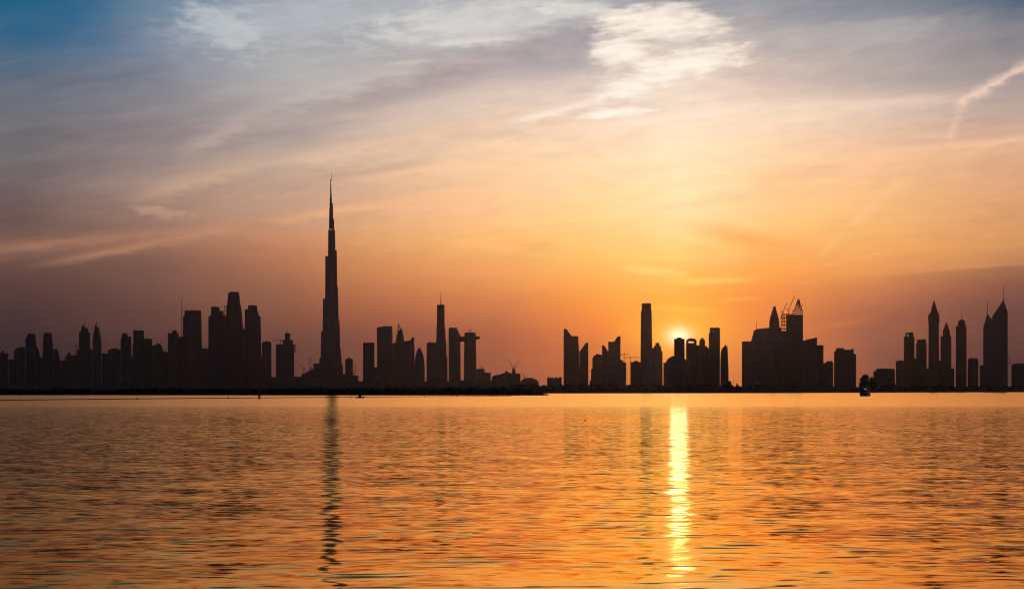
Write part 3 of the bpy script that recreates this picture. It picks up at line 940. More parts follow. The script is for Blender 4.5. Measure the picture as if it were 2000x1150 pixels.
# ---- group before the sun
B('office_tower', 'taller slanted tower of the pair, its peak cut down to a flat shoulder', [(HZ, 1100.8, 1132), (690, 1100.8, 1131.4), (672, 1100.8, 1130), (656, 1100.8, 1129.4)], 6200, 'box', 'glassgrey', [('loft', 'slanted_crown', [(656.2, 1100.8, 1116), (650, 1100.8, 1111.8), (643.2, 1100.8, 1107), (642, 1101, 1106)], 'box', .6, 0)], plant=False)
B('office_tower', 'shorter slanted tower of the pair, its peak rising the other way', [(HZ, 1131.6, 1149.2), (686, 1131.8, 1149), (678, 1138, 1149), (669.6, 1144, 1149), (668.8, 1145, 1149)], 6200, 'box', 'glassgrey', plant=False)
B('residential_tower', 'round-shouldered tower with a lumpy roof before the V-notched pair', [(HZ, 1151.6, 1176), (742, 1151.8, 1176), (742, 1154, 1176), (720, 1154.4, 1176), (720, 1156.8, 1176), (699, 1157, 1176), (694, 1160.6, 1175.6), (692.4, 1163, 1175)], 6200, 'bow', 'stone', [('loft', 'roof_dome', [(693, 1163, 1169), (690.6, 1165, 1167.6)], 'round', .4, .5)])
B('office_tower', 'shorter half of the V-notched pair, sloping down toward its taller neighbour', [(HZ, 1175.6, 1188.4), (687, 1175.8, 1188), (680, 1175.8, 1184), (674.8, 1175.8, 1180.2), (674, 1176, 1179.6)], 6240, 'box', 'glassgrey', plant=False)
B('office_tower', 'taller half of the V-notched pair, its corner rising to a sharp peak', [(HZ, 1187.6, 1212.4), (704, 1187.8, 1212), (667, 1188, 1211.8)], 6160, 'box', 'glassgrey', [('loft', 'slanted_crown', [(667.2, 1199.4, 1211.8), (661, 1203, 1211.8), (656.6, 1206.4, 1211.6)], 'box', .6, 0)], plant=False)
B('unfinished_tower', 'unfinished block with scaffolding on its edge, under two level-jib cranes', S((707.4, 1211, 1223), (703.4, 1211, 1217)), 6260, 'box', 'concrete', [('cage', 'scaffold', [(752, 1222.8, 1225), (740, 1222.8, 1225), (730, 1222.8, 1225), (720, 1222.8, 1225), (710, 1222.8, 1225)], 2, .7, .8)])
B('office_tower', 'wide flat block left of the very slim tall tower near the sun', S((706.6, 1231.6, 1252), (704.8, 1238, 1247)), 6260, 'box', 'concrete')
B('skyscraper', 'slim tall flat-topped tower standing alone left of the sun', [(HZ, 1250.6, 1275), (700, 1251, 1274.2), (645, 1251.4, 1273.4), (607.4, 1251.8, 1272.8), (607.4, 1253, 1272), (592.4, 1253.4, 1271.8)], 6200, 'chamfer', 'glassgrey', cat='skyscraper')
B('residential_tower', 'stepped tower at the foot of the slim tall tower left of the sun', [(HZ, 1273.6, 1294.4), (685.6, 1273.8, 1294), (685.6, 1273.8, 1291.6), (679.4, 1274, 1291.4), (679.4, 1276.6, 1291), (675, 1277.6, 1290.6), (675, 1280, 1288), (669.4, 1280.2, 1287.8)], 6260, 'chamfer', 'stone')
B('low_building', 'small block with a notched roof between the stepped tower and the half-dome hall', S((708, 1295.6, 1304)), 6160, 'box', 'concrete')
B('hall', 'half-dome roofed hall in front of the tower that covers the sun', [(HZ, 1299.8, 1345), (708, 1300, 1345), (704, 1301.4, 1343), (700, 1304.6, 1337), (697, 1308, 1328.4), (694.6, 1313, 1319)], 5900, 'round', 'silver', cat='building', taper=.6, plant=False)
B('office_tower', 'flat tower with a small cap that covers the middle of the sun', S((661.4, 1316.6, 1337.2), (658.8, 1322, 1331.4)), 6300, 'chamfer', 'glassgrey', plant=False)
_r, _D, _dp = B('office_tower', 'arch-topped tower right of the sun, a slot of sky under its arch', S((669.6, 1340, 1360.4)), 6260, 'chamfer', 'glassgrey',
  [('loft', 'pier', [(669.8, 1340, 1344.4), (665.8, 1340, 1344.4)], 'box', .8, 0), ('loft', 'pier', [(669.8, 1355, 1360.4), (665.8, 1355, 1360.4)], 'box', .8, 0),
   ('loft', 'arched_crown', [(666.2, 1340, 1360.4), (664, 1340.4, 1360.2), (662, 1343.4, 1358), (660.4, 1347, 1353.4)], 'box', .9, 0), ('mast', 'spire', 1349.6, 661, 655, .9)], plant=False)
B('residential_tower', 'flat roofed link block between the arched tower and the domed tower', S((674.4, 1359.6, 1367)), 6200, 'box', 'stone')
B('residential_tower', 'domed tower with a short spire, right of the arched tower', [(HZ, 1365.4, 1378), (667, 1365.8, 1377.2), (664, 1366.6, 1376.6), (661.4, 1368.4, 1374.6), (659.6, 1370.4, 1372.6)], 6160, 'round', 'stone', [('mast', 'spire', 1371.4, 660.4, 655.4, .9)], plant=False)
B('midrise_block', 'dark block with a curved spiky roof below the domed tower', [(HZ, 1376.8, 1386), (682, 1377, 1386), (679, 1377, 1382.4), (675.6, 1377, 1379.6)], 6300, 'box', 'concrete', [('mast', 'antenna', 1380.2, 678.6, 673.4, 1.0), ('mast', 'antenna', 1383, 682, 674.4, 1.0)], plant=False)
B('office_tower', 'tall square tower with a thin pale band near its roof, beside the fin-shaped tower', S((651, 1384.2, 1406.4), (640, 1386, 1406.2)), 6160, 'chamfer', 'glassgrey', [('loft', 'bright_opening_panel', [(648, 1389.5, 1400), (645, 1389.5, 1400)], 'box', 1.04, 0, 'canvas')])  # light showing in the openings under the roof, put in as a pale panel
B('office_tower', 'fin-shaped tower with a curved back and two sharp tips', [(HZ, 1406.8, 1423.4), (720, 1407, 1422.8), (700, 1407.2, 1422), (688, 1408, 1421.6), (682, 1409.4, 1421.2), (678, 1412, 1420.8)], 6260, 'wedge', 'glassblue',
  [('loft', 'fin_tip', [(678.4, 1412, 1418), (675, 1414.6, 1417.8), (672.4, 1416.8, 1417.4)], 'box', .5, .3), ('loft', 'fin_tip', [(678.4, 1418.4, 1420.8), (673, 1419.4, 1419.9)], 'box', .4, .3)], plant=False)

# ---- great block right of the sun
H = 5500
B('office_tower', 'flat slab with a straight outer edge, left end of the great joined block', [(HZ, 1448.8, 1469), (667.4, 1449, 1469), (666.2, 1453, 1469)], H, 'box', 'stone', plant=False)
B('office_tower', 'broad curved-roof slab at the heart of the great joined block, with a mast', [(HZ, 1466, 1527), (666, 1466.4, 1527), (654, 1470, 1526.8), (643.6, 1472.4, 1526.6), (643.2, 1476, 1526.4), (641, 1480, 1526), (640, 1490, 1526), (639.4, 1508, 1525)], H + 60, 'bow', 'stone', [('mast', 'antenna', 1477, 643, 626, 1.3)], plant=False)
B('skyscraper', 'bullet-shaped tower with a blunt cap rising behind the curved-roof slab', [(HZ, 1501.8, 1523), (640, 1502, 1522.8), (626, 1502.8, 1521.8), (616, 1505, 1519.6), (608, 1507.6, 1517.2), (600.6, 1510, 1515.2), (600.4, 1509.6, 1515.6), (598, 1510.6, 1514.4)], H + 200, 'round', 'glassblue', [('mast', 'antenna', 1515.4, 600.6, 592, .6)], plant=False)
_r, H4_D, _ = B('unfinished_tower', 'scaffolded tower under construction with a lattice pyramid on one corner', S((646, 1524, 1568.4), (614.4, 1535.4, 1568.4)), H + 120, 'box', 'concrete',
  [('cage', 'scaffold', [(648, 1526, 1536), (641, 1526, 1536), (634, 1526, 1536), (627, 1525.6, 1536), (620, 1525, 1536), (613, 1527, 1536)], 4, 1.5, .8),
   ('cage', 'roof_frame', [(614.6, 1536, 1550), (612.2, 1536, 1550)], 7, .9, .8),
   ('cage', 'lattice_pyramid', [(615, 1548.4, 1568.2), (611, 1548.4, 1568.2), (607, 1548.6, 1568), (603, 1551.6, 1565.6), (599, 1553, 1563.8), (595, 1554.6, 1562.2), (591, 1556.2, 1560.8), (587, 1557.4, 1559.6), (583.4, 1558.3, 1558.7)], 6, 1.15, .55),
   ('loft', 'pyramid_tip', [(596, 1555.6, 1561.4), (583.2, 1558.2, 1558.8)], 'box', .14, 1.0),
   ('mast', 'spire', 1558.5, 584, 576, .8)], plant=False)
B('office_tower', 'lower slab with a roof slanting up to one corner, beside the scaffolded tower', [(HZ, 1567.8, 1596.4), (665.2, 1568, 1596), (662, 1579, 1596), (659, 1593.4, 1596)], H, 'box', 'stone', plant=False)
B('office_tower', 'narrow end block of the great joined block, beside the slanted-roof slab', S((674.4, 1595.6, 1608.4)), H + 60, 'box', 'glassgrey')
B('low_building', 'low stepped block between the great joined block and the flared-cap tower', S((708.4, 1607.6, 1627.6), (705.2, 1613.6, 1626.4)), H, 'box', 'concrete', cat='building')
B('residential_tower', 'short wide tower with a flared roof cap and balconies down one edge', [(HZ, 1628.6, 1667.6), (685, 1629, 1667.4), (685, 1632.4, 1667), (682.6, 1632.6, 1666.8)], H, 'notch', 'stone',
  [('loft', 'flared_cap', [(685, 1633.4, 1645.6), (681.6, 1632.6, 1646.6), (679.4, 1630.8, 1648.2)], 'chamfer', .7, 0)] + [('loft', 'roof_room', [(683, 1660, 1666.8), (680.8, 1661.4, 1664.4)], 'box', .5, .3)], plant=False)
B('residential_tower', 'balconied wing of the flared-cap tower, one step lower', S((691.4, 1666.8, 1672)), H + 20, 'box', 'concrete', [('loft', 'balcony', [(y + .9, 1670, 1673), (y, 1670, 1673)], 'box', 1.05, 0) for y in range(696, 738, 5)])

# ---- eastern towers
E = 6000
B('low_building', 'long flat-roofed building right of the round dark trees', S((724.6, 1706, 1748), (719.8, 1710.6, 1747)), E - 600, 'box', 'stone', cat='building', ratio=.4)
B('midrise_block', 'mid-height block with a chamfered top before the teal-lit tower', [(HZ, 1749.4, 1766.4), (707, 1749.6, 1766), (704, 1752, 1766)], E, 'chamfer', 'stone')
B('office_tower', 'flat tower with a small teal light under its roof', [(HZ, 1765, 1786.4), (657.4, 1765.4, 1786), (657.4, 1768, 1784), (649.8, 1768.2, 1783.8), (648.8, 1779, 1783.8)], E, 'chamfer', 'glassgrey', [('sign', 'lit_sign', 1771, 1775, 653, 656, TEAL)], plant=False)
B('midrise_block', 'low link block between the teal-lit tower and the plain tower', S((699.6, 1785.6, 1790)), E, 'box', 'concrete', plant=False)
B('office_tower', 'plain flat tower left of the clock-tower-like tall tower', S((670, 1789.2, 1809.8), (663, 1791.4, 1808.4)), E, 'chamfer', 'stone')
B('midrise_block', 'low block at the foot of the tall pyramid-crowned tower', S((719.4, 1808.6, 1816)), E + 100, 'box', 'concrete')
B('skyscraper', 'tallest pyramid-crowned tower, like a clock tower with stepped pointed roof', [(HZ, 1813.2, 1834.2), (630, 1813.6, 1833.8), (630, 1812.6, 1835), (614, 1812.8, 1834.8)], E, 'notch', 'stone',
  [('loft', 'pyramid_crown', [(614.2, 1815, 1833.4), (611, 1815, 1833.4), (611, 1817, 1831.6), (604, 1818.6, 1829.8), (598, 1820, 1828.2), (592, 1821.8, 1826.2), (586, 1823.8, 1824.6)], 'box', .85, .9), ('mast', 'spire', 1824.2, 587, 582.5, .7),
   ('mast', 'finial', 1814.2, 614.2, 609, 1.2), ('mast', 'finial', 1834, 614.2, 609, 1.2)], plant=False, cat='skyscraper')
B('midrise_block', 'low link block between the two pyramid-crowned towers', S((703.4, 1833.4, 1838)), E + 100, 'box', 'concrete')
B('skyscraper', 'shorter pyramid-crowned tower, right of the tallest pyramid-crowned one', S((657, 1837, 1858.2)), E, 'notch', 'stone',
  [('loft', 'pyramid_crown', [(657.2, 1840.8, 1855), (646.6, 1840.8, 1855), (640, 1843.4, 1852.4), (629, 1847.6, 1848.4)], 'box', .8, .9), ('mast', 'finial', 1838, 657.2, 653, 1.1), ('mast', 'finial', 1857.2, 657.2, 653, 1.1)], plant=False, cat='skyscraper')
B('midrise_block', 'low narrow block beside the shorter pyramid-crowned tower', S((720, 1857.4, 1864)), E + 100, 'box', 'concrete')
B('skyscraper', 'square shouldered tower with a small stepped top and a needle, near the round-topped block', S((637, 1866.8, 1887.8)), E, 'notch', 'stone',
  [('loft', 'stepped_crown', [(637.2, 1870.4, 1884.6), (626.4, 1870.6, 1884.4), (626.4, 1873, 1882.6), (624.4, 1873.4, 1882.2)], 'box', .7, .3), ('mast', 'spire', 1877.6, 624.6, 611, 1.1), ('mast', 'finial', 1867.6, 637.2, 634.4, 1.4), ('mast', 'finial', 1887, 637.2, 634.4, 1.4)], plant=False, cat='skyscraper')
B('residential_tower', 'short rounded-top block between the shouldered needle tower and the two blade-topped towers', [(HZ, 1889.8, 1911), (703, 1890, 1910.8), (700.4, 1891.4, 1909.8), (699, 1895, 1906)], E, 'bow', 'stone', plant=False)
B('midrise_block', 'low block at the foot of the smaller blade-topped tower', S((713.4, 1913.6, 1921)), E, 'box', 'concrete')
B('skyscraper', 'smaller blade-topped tower with a spire, tucked against the larger one', [(HZ, 1920, 1938.4), (640, 1920.3, 1938.2), (623, 1925.2, 1937.2), (612.6, 1927.9, 1928.8)], E + 60, 'wedge', 'silver', [('mast', 'spire', 1928.4, 615, 586, 1.4)], plant=False, taper=.2, cat='skyscraper')
B('skyscraper', 'larger blade-topped tower with a tall spire near the right edge of the photo', [(HZ, 1937.6, 1968.4), (617, 1937.8, 1968.2), (609, 1943.4, 1968), (597, 1951.6, 1964), (585, 1959.7, 1960.7)], E - 80, 'wedge', 'silver', [('mast', 'spire', 1960.5, 588, 556, 1.7)], plant=False, taper=.2, cat='skyscraper')
B('midrise_block', "wide mid-height block with a rough roof, cut by the photo's right edge", [(HZ, 1975, 2020), (716, 1977, 2020), (712, 1978, 2020), (709.6, 1981.4, 2020)], E - 300, 'box', 'concrete')

# ---- cranes
crane('tiny level-jib crane left of the wider spired tower', 148.6, 694, 675.4, 7190, jib=(137, 152.4))
crane('tall thin crane standing against the large slab tower with its boom straight up', 355.2, 662, 608.4, SLAB_D - 12, boom=(354.2, 584))
crane('small level-jib crane on the stepped flat crown of the western cluster', 438.4, 640, 599, B4_D - 10, jib=(429.6, 440.6))
crane('level-jib crane reaching left over the spired tower with balcony decks', 547.6, 690, 665, C1_D - 10, jib=(532, 551.4))
crane('outermost luffing crane on the stepped building site by the tallest tower', 593.4, 731, 721.4, 6590, boom=(586, 712))
crane('thin luffing crane in the middle of the stepped building site by the tallest tower', 605.4, 726, 719.6, 6592, boom=(602.2, 699.6))
crane('luffing crane nearest the square block on the stepped building site', 611.2, 722, 716.4, 6594, boom=(606.2, 698.6))
crane('faint luffing crane right of the small round-topped tower', 692.8, 742, 728, 6590, boom=(695.4, 714))
crane('small luffing crane on the roof of the outer bridge-linked tower', 918, 652, 647.6, 6615, boom=(921.8, 640.6))
crane('faint crane in the slit between the slender spire tower and the bridge-linked towers', 873, 700, 683, 6640, boom=(874.4, 668.6))
crane('luffing crane on the stepped low block below the bridge-linked towers', 941.2, 724, 719.6, 6510, boom=(936.4, 711.8))
crane('luffing crane of the V-shaped pair leaning away from the sun', 1001.4, 722, 718.6, 6010, boom=(993.4, 703))
crane('luffing crane of the V-shaped pair leaning toward the sun', 1005.4, 722, 718.6, 6016, boom=(1013, 704))
crane('small faint crane behind the low lumpy-roofed building', 1024, 744, 738, 6090, boom=(1021, 729))
crane('shorter level-jib crane above the unfinished scaffold-edged block', 1219, 709, 692.6, 6275, jib=(1213, 1229.4))
crane('taller free-standing level-jib crane in the gap left of the slim tall tower', 1231, 758, 698.6, 6150, jib=(1222.6, 1251))
crane('shorter of the two booms leaning over the scaffolded tower with a lattice pyramid', 1529.2, 626, 610.6, H4_D + 4, boom=(1536.6, 592))
crane('longer of the two booms leaning over the scaffolded tower with a lattice pyramid', 1540.4, 616, 605.4, H4_D + 12, boom=(1552.6, 577))
crane('tiny boom poking out beside the lattice pyramid', 1565.2, 606, 599, H4_D + 40, boom=(1567.4, 593.4))
crane('luffing crane beside the larger blade-topped tower', 1976, 748, 716, 5690, boom=(1969, 699.6))

# ------------------------------------------------------------------ land
def shore_at(px):
    """distance of the far mainland shore for a bearing"""
    pts = [(-900, 2300), (1040, 2150), (1100, 2200), (1500, 2480), (1750, 3150), (2000, 4200), (2500, 6000)]
    for (a, d0), (b, d1) in zip(pts, pts[1:]):
        if px <= b:
            f = max(0.0, (px - a) / (b - a))
            return d0 + (d1 - d0) * f
    return pts[-1][1]


def build_land():
    # mainland: rock foot, bench, bank, then the flat city ground
    bm = bmesh.new()
    prof = [(-3, -1.0), (5, 1.2), (9, 3.4), (16, 3.9), (30, 4.2), (52, 7.6), (70, 9.0), (120, 8.2), (260, 3.0), (700, LAND), (12500, LAND)]
    cols = []
    px = -900
    while px <= 2500:
        d = shore_at(px)
        col = []
        for j, (o, z) in enumerate(prof):
            D = d + o + (mnoise.noise(Vector((px * .06, j * 3.1, 0))) * 4 if j < 8 else 0)
            zz = z + (mnoise.noise(Vector((px * .05, j * 1.7, 5))) * .6 + mnoise.noise(Vector((px * .3, j, 9))) * .25 if 1 < j < 8 else 0)
            if j == len(prof) - 1:
                D = 14500
            col.append(bm.verts.new(((px - 1000) / FPX * D, D, zz)))
        cols.append(col)
        px += 4
    for a, b in zip(cols, cols[1:]):
        for i in range(len(prof) - 1):
            bm.faces.new((a[i], b[i], b[i + 1], a[i + 1]))
    o = link_mesh('mainland_ground', bm, M['earth'], smooth=True)
    tag(o, kind='structure')

    # the low island that carries the mangroves, ending in a flat spit
    bm = bmesh.new()
    cols = []
    px = -700
    while px <= 1086:
        d = 1310 + (1210 - 1310) * max(0, min(1, px / 1000))
        d += mnoise.noise(Vector((px * .01, 0, 2))) * 14
        wd = 260 if px < 960 else 260 * max(0.02, (1086 - px) / 126)
        end = max(0.05, min(1.0, (1090 - px) / 60.0))
        col = [bm.verts.new(((px - 1000) / FPX * (d + oo * wd), d + oo * wd, zz * end - .15)) for oo, zz in ((-.02, -.4), (0, .1), (.05, .5), (.3, .9), (.8, .8), (1, -.3))]
        cols.append(col)
        px += 3
    for a, b in zip(cols, cols[1:]):
        for i in range(5):
            bm.faces.new((a[i], b[i], b[i + 1], a[i + 1]))
    o = link_mesh('island_ground', bm, M['earth'], smooth=True)
    tag(o, kind='structure')


build_land()


def leaf_mass(name, spots, mat, leaf, per, seed, core=True):
    """one mass of leaves: for every clump a rough core and many leaf-sized faces standing off it"""
    rnd = random.Random(seed)
    verts, faces = [], []

    def quad(c, s):
        a = Vector((rnd.gauss(0, 1), rnd.gauss(0, 1), rnd.gauss(0, 1))).normalized()
        b = a.orthogonal().normalized()
        b = Matrix.Rotation(rnd.uniform(0, 6.28), 3, a) @ b
        d = a.cross(b)
        i = len(verts)
        verts.extend([c + b * s, c + d * s * .6, c - b * s, c - d * s * .6])
        faces.append((i, i + 1, i + 2, i + 3))
    for (c, rx, ry, rz) in spots:
        if core:
            n, mrows = 7, 4
            ring0 = []
            for r_ in range(mrows + 1):
                ph = r_ / mrows * math.pi / 2
                ring = []
                for i in range(n):
                    th = 2 * math.pi * i / n
                    k = .80 + rnd.uniform(-.14, .14)
                    ring.append(len(verts))
                    verts.append(Vector((c[0] + math.cos(th) * math.cos(ph) * rx * k, c[1] + math.sin(th) * math.cos(ph) * ry * k, c[2] + math.sin(ph) * rz * k)))
                if ring0:
                    for i in range(n):
                        faces.append((ring0[i], ring0[(i + 1) % n], ring[(i + 1) % n], ring[i]))
                ring0 = ring
        for _ in range(per):
            th = rnd.uniform(0, 6.283)
            ph = math.asin(rnd.uniform(0.0, 1.0))
            k = rnd.uniform(.72, 1.08)
            quad(Vector((c[0] + math.cos(th) * math.cos(ph) * rx * k, c[1] + math.sin(th) * math.cos(ph) * ry * k, c[2] + math.sin(ph) * rz * k)), leaf * rnd.uniform(.5, 1.3))
    me = bpy.data.meshes.new(name)
    me.from_pydata([tuple(v) for v in verts], [], faces)
    me.materials.append(mat)
    me.update()
    o = bpy.data.objects.new(name, me)
    COL.objects.link(o)
    return o


def build_mangroves():
    rnd = random.Random(3)
    spots = []
    px = -420.0
    while px < 1062:
        d = 1310 - 100 * max(0, min(1, px / 1000)) + rnd.uniform(6, 60)
        # height of the canopy line along the island
        if px < 960:
            top = 756.5 + 1.2 * mnoise.noise(Vector((px * .012, 1, 0))) + (1.5 if px < 250 else 0)
        elif px < 1012:
            top = 757.0
        else:
            top = 758 + (px - 1012) * .2
        h = EYE + (HZ - top) * d / FPX
        h *= rnd.uniform(.80, 1.05)
        w = rnd.uniform(2.0, 4.2)
        if h > .8:
            spots.append((((px - 1000) / FPX * d, d, .15), w, w * 1.2, h - .15))
        px += rnd.uniform(1.5, 4.4)
    o = leaf_mass('mangroves', spots, M['mangrove'], .55, 46, 11)
    tag(o, kind='stuff')
    spots = []
    px = 1000.0
    while px < 2060:
        for row in range(2):
            d = shore_at(px) + 34 + row * 38 + rnd.uniform(-8, 8)
            g = 4.6 if row == 0 else 8.0
            hh = rnd.uniform(1.0, 3.2) if row == 0 else rnd.uniform(2.0, 4.4)
            if px > 1690:
                hh *= 2.1 + .8 * mnoise.noise(Vector((px * .03, 0, 4)))
            elif 1416 < px < 1450:
                hh *= 1.5
            if rnd.random() < .8:
                spots.append((((px - 1000) / FPX * d, d, g - .6), rnd.uniform(1.6, 4.6) * (1.6 if px > 1690 else 1), 3.4, hh))
        px += rnd.uniform(2.2, 6.0)
    o = leaf_mass('bank_shrubbery', spots, M['leaf'], .8, 34, 12)
    tag(o, kind='stuff')


build_mangroves()


def tree(label, px, D, ground, top_row, half_px, seed):
    k = D / FPX
    x = (px - 1000) * k
    H = EYE + (HZ - top_row) * k - ground
    w = half_px * k
    root = empty('tree', (x, D, ground))
    tag(root, label, 'tree', 'round dark trees on the bank')
    rnd = random.Random(seed)
    bm = bmesh.new()
    cone(bm, (0, 0, -.3), (0.2, 0, H * .5), .028 * H, .015 * H, 9)
    for i in range(5):
        a = i * 1.26 + rnd.uniform(-.3, .3)
        cone(bm, (.1, 0, H * rnd.uniform(.25, .42)), (math.cos(a) * w * .55, math.sin(a) * w * .55, H * rnd.uniform(.55, .78)), .013 * H, .005 * H, 6)
    link_mesh('trunk', bm, M['wood'], root)
    spots = [((0, 0, 0), w * 1.0, w * .9, H * .78), ((w * .2, 0, H * .2), w * .62, w * .6, H * .66)]
    for i in range(34):
        a = rnd.uniform(0, 6.28)
        q = math.sqrt(rnd.uniform(0, 1))
        q *= .4 if i < 9 else 1.0
        rr = w * rnd.uniform(.34, .50)
        zc = max(0.0, H * (1.0 - .62 * q * q) * (rnd.uniform(.86, 1.0) if i < 9 else rnd.uniform(.3, 1.0)) - rr * .85)
        spots.append(((math.cos(a) * q * w * .78, math.sin(a) * q * w * .78, zc), rr, rr, rr * .85))
    o = leaf_mass('crown', spots, M['leaf'], .55, 110, seed + 50)
    o.parent = root


tree('largest round dark tree in the open gap right of the flared-cap tower', 1690, 2960, 7.5, 730, 11.5, 1)
tree('smaller round tree leaning against the largest one on its left', 1682, 2980, 7.5, 737, 5.5, 2)
tree('low wide tree between the largest round tree and the long flat-roofed building', 1704, 3000, 7.5, 735, 9, 3)
tree('small bushy tree in the gap right of the fin-shaped tower', 1425, 2480, 7.5, 743.5, 5, 4)


def lamp_post(label, px, D, ground, top_row):
    k = D / FPX
    root = empty('lamp_post', ((px - 1000) * k, D, ground))
    tag(root, label, 'lamp post', 'lamp posts on the bank road')
    H = EYE + (HZ - top_row) * k - ground
    bm = bmesh.new()
    cone(bm, (0, 0, -.3), (0, 0, H), .16, .08, 8)
    link_mesh('pole', bm, M['steel'], root)
    bm = bmesh.new()
    for s in (-1, 1):
        beam(bm, (0, 0, H - .1), (s * 1.3, 0, H + .2), .1)
        box(bm, (s * 1.5, 0, H + .22), (.7, .3, .14))
    link_mesh('lamp_head', bm, M['steel'], root)


lamp_post('tall thin lamp post in the bright gap right of the fin-shaped tower', 1432.4, 2500, 8.2, 732)
lamp_post('short lamp post close to the edge of the great joined block', 1440.6, 2520, 8.2, 744)


def tent():
    D = 2550
    k = D / FPX
    root = empty('tent', ((1480 - 1000) * k, D, 8.2))
    tag(root, 'pale peaked canvas tent at the foot of the great joined block', 'tent')
    w, z1, z0 = 8.6 * k, EYE + (HZ - 744.4) * k - 8.2, EYE + (HZ - 750.6) * k - 8.2
    bm = bmesh.new()
    n = 8
    rings = []
    for f, zz in ((1, z0), (.55, z0 + (z1 - z0) * .32), (.22, z0 + (z1 - z0) * .66), (.03, z1)):
        rings.append([bm.verts.new((math.cos(R(22.5 + 45 * i)) * w * f, math.sin(R(22.5 + 45 * i)) * w * f * .8, zz)) for i in range(n)])
    for a, b in zip(rings, rings[1:]):
        for i in range(n):
            bm.faces.new((a[i], a[(i + 1) % n], b[(i + 1) % n], b[i]))
    link_mesh('canopy', bm, M['canvas'], root)
    for i in range(n):
        bm = bmesh.new()
        cone(bm, (math.cos(R(22.5 + 45 * i)) * w * .97, math.sin(R(22.5 + 45 * i)) * w * .78, -.3), (math.cos(R(22.5 + 45 * i)) * w * .97, math.sin(R(22.5 + 45 * i)) * w * .78, z0 + .05), .09, .09, 6)
        link_mesh('post', bm, M['steel'], root)


tent()


# ------------------------------------------------------------------ things on the water
def wl(py):
    """distance at which the water surface appears at a photo row"""
    return EYE * FPX / (py - HZ)


def hull(bm, L, w, h, sheer=.25, bow=.34, n=14):
    """boat hull along +x (bow at +x), waterline at z=0"""
    rings = []
    for i in range(n + 1):
        t = i / n
        x = -L / 2 + L * t
        f = 1.0 if t < 1 - bow else max(.03, 1 - ((t - (1 - bow)) / bow) ** 1.7)
        f *= .86 + .14 * min(1, t / .12)
        top = h * (1 + sheer * t * t)
        rings.append([bm.verts.new((x + (.10 * L * (zz / h) * t * t if t > .6 else 0), yy * w / 2 * f, zz if zz < h else top))
                      for yy, zz in ((0, -.35), (.62, -.28), (.92, .12 * h), (1, h), (.9, h), (.0, h * .86), (-.9, h), (-1, h), (-.92, .12 * h), (-.62, -.28))])
    m = len(rings[0])
    for a, b in zip(rings, rings[1:]):
        for i in range(m):
            bm.faces.new((a[i], a[(i + 1) % m], b[(i + 1) % m], b[i]))
    bm.faces.new(rings[0]); bm.faces.new(rings[-1])


def ferry():
    D = wl(773.2)
    k = D / FPX
    root = empty('passenger_boat', ((1688.4 - 1000) * k, D, 0))
    tag(root, 'blue-hulled passenger boat with a dark glazed cabin crossing before the far bank', 'boat')
    root.rotation_euler = (0, 0, R(180 + 62))
    bm = bmesh.new()
    hull(bm, 11.5, 4.3, 1.35)
    link_mesh('hull', bm, M['hullblue'], root)
    bm = bmesh.new()
    for s in (-1, 1):
        beam(bm, (-5.2, s * 2.02, 1.40), (2.2, s * 2.14, 1.52), .34, .26)
        beam(bm, (2.2, s * 2.14, 1.52), (5.7, s * .50, 1.78), .34, .26)
        for i in range(4):
            beam(bm, (2.4 + i * .9, s * (1.98 - i * .42), 1.5), (2.4 + i * .9, s * (1.98 - i * .42), 2.5), .07)
        beam(bm, (2.4, s * 1.98, 2.5), (5.1, s * .72, 2.5), .07)
    link_mesh('bow_rail', bm, M['white'], root)
    bm = bmesh.new()
    box(bm, (-.9, 0, 2.75), (7.0, 3.7, 2.9))
    bmesh.ops.bevel(bm, geom=bm.edges[:], offset=.18, segments=2, affect='EDGES')
    cab = link_mesh('cabin', bm, M['hullblue'], root)
    for s in (-1, 1):
        bm = bmesh.new()
        for i in range(5):
            box(bm, (-3.5 + i * 1.3, s * 1.86, 3.1), (1.1, .06, 1.3))
        link_mesh('window_row', bm, M['darkglass'], cab)
    bm = bmesh.new()
    box(bm, (2.61, 0, 3.15), (.06, 2.9, 1.2))
    link_mesh('windscreen', bm, M['darkglass'], cab)
    bm = bmesh.new()
    box(bm, (-4.42, 0, 2.6), (.06, 1.2, 2.1))
    link_mesh('door', bm, M['darkglass'], cab)
    bm = bmesh.new()
    box(bm, (-.9, 0, 4.32), (7.8, 4.1, .22))
    box(bm, (-.4, 0, 4.95), (3.0, 2.6, 1.05))
    bmesh.ops.bevel(bm, geom=bm.edges[:], offset=.07, segments=1, affect='EDGES')
    link_mesh('roof', bm, M['hullblue'], root)
    bm = bmesh.new()
    cone(bm, (2.6, .9, 4.3), (2.7, .9, 6.6), .06, .03, 8)
    ms = link_mesh('flag_mast', bm, M['steel'], root)
    bm = bmesh.new()
    vs = [bm.verts.new((2.66 - i * .22, .9 + .12 * math.sin(i * 1.3), 6.5 - j * .75 - .03 * i)) for i in range(6) for j in range(2)]
    for i in range(5):
        bm.faces.new((vs[2 * i], vs[2 * i + 1], vs[2 * i + 3], vs[2 * i + 2]))
    bmesh.ops.solidify(bm, geom=bm.faces[:], thickness=.02)
    link_mesh('flag', bm, M['red'], ms)
    bm = bmesh.new()
    bmesh.ops.create_uvsphere(bm, u_segments=10, v_segments=8, radius=.28, matrix=Matrix.Translation((2.9, 1.3, 4.0)))
    link_mesh('navigation_light', bm, lit('navigation_lamp', (1, .93, .95, 1), .7), root)


ferry()


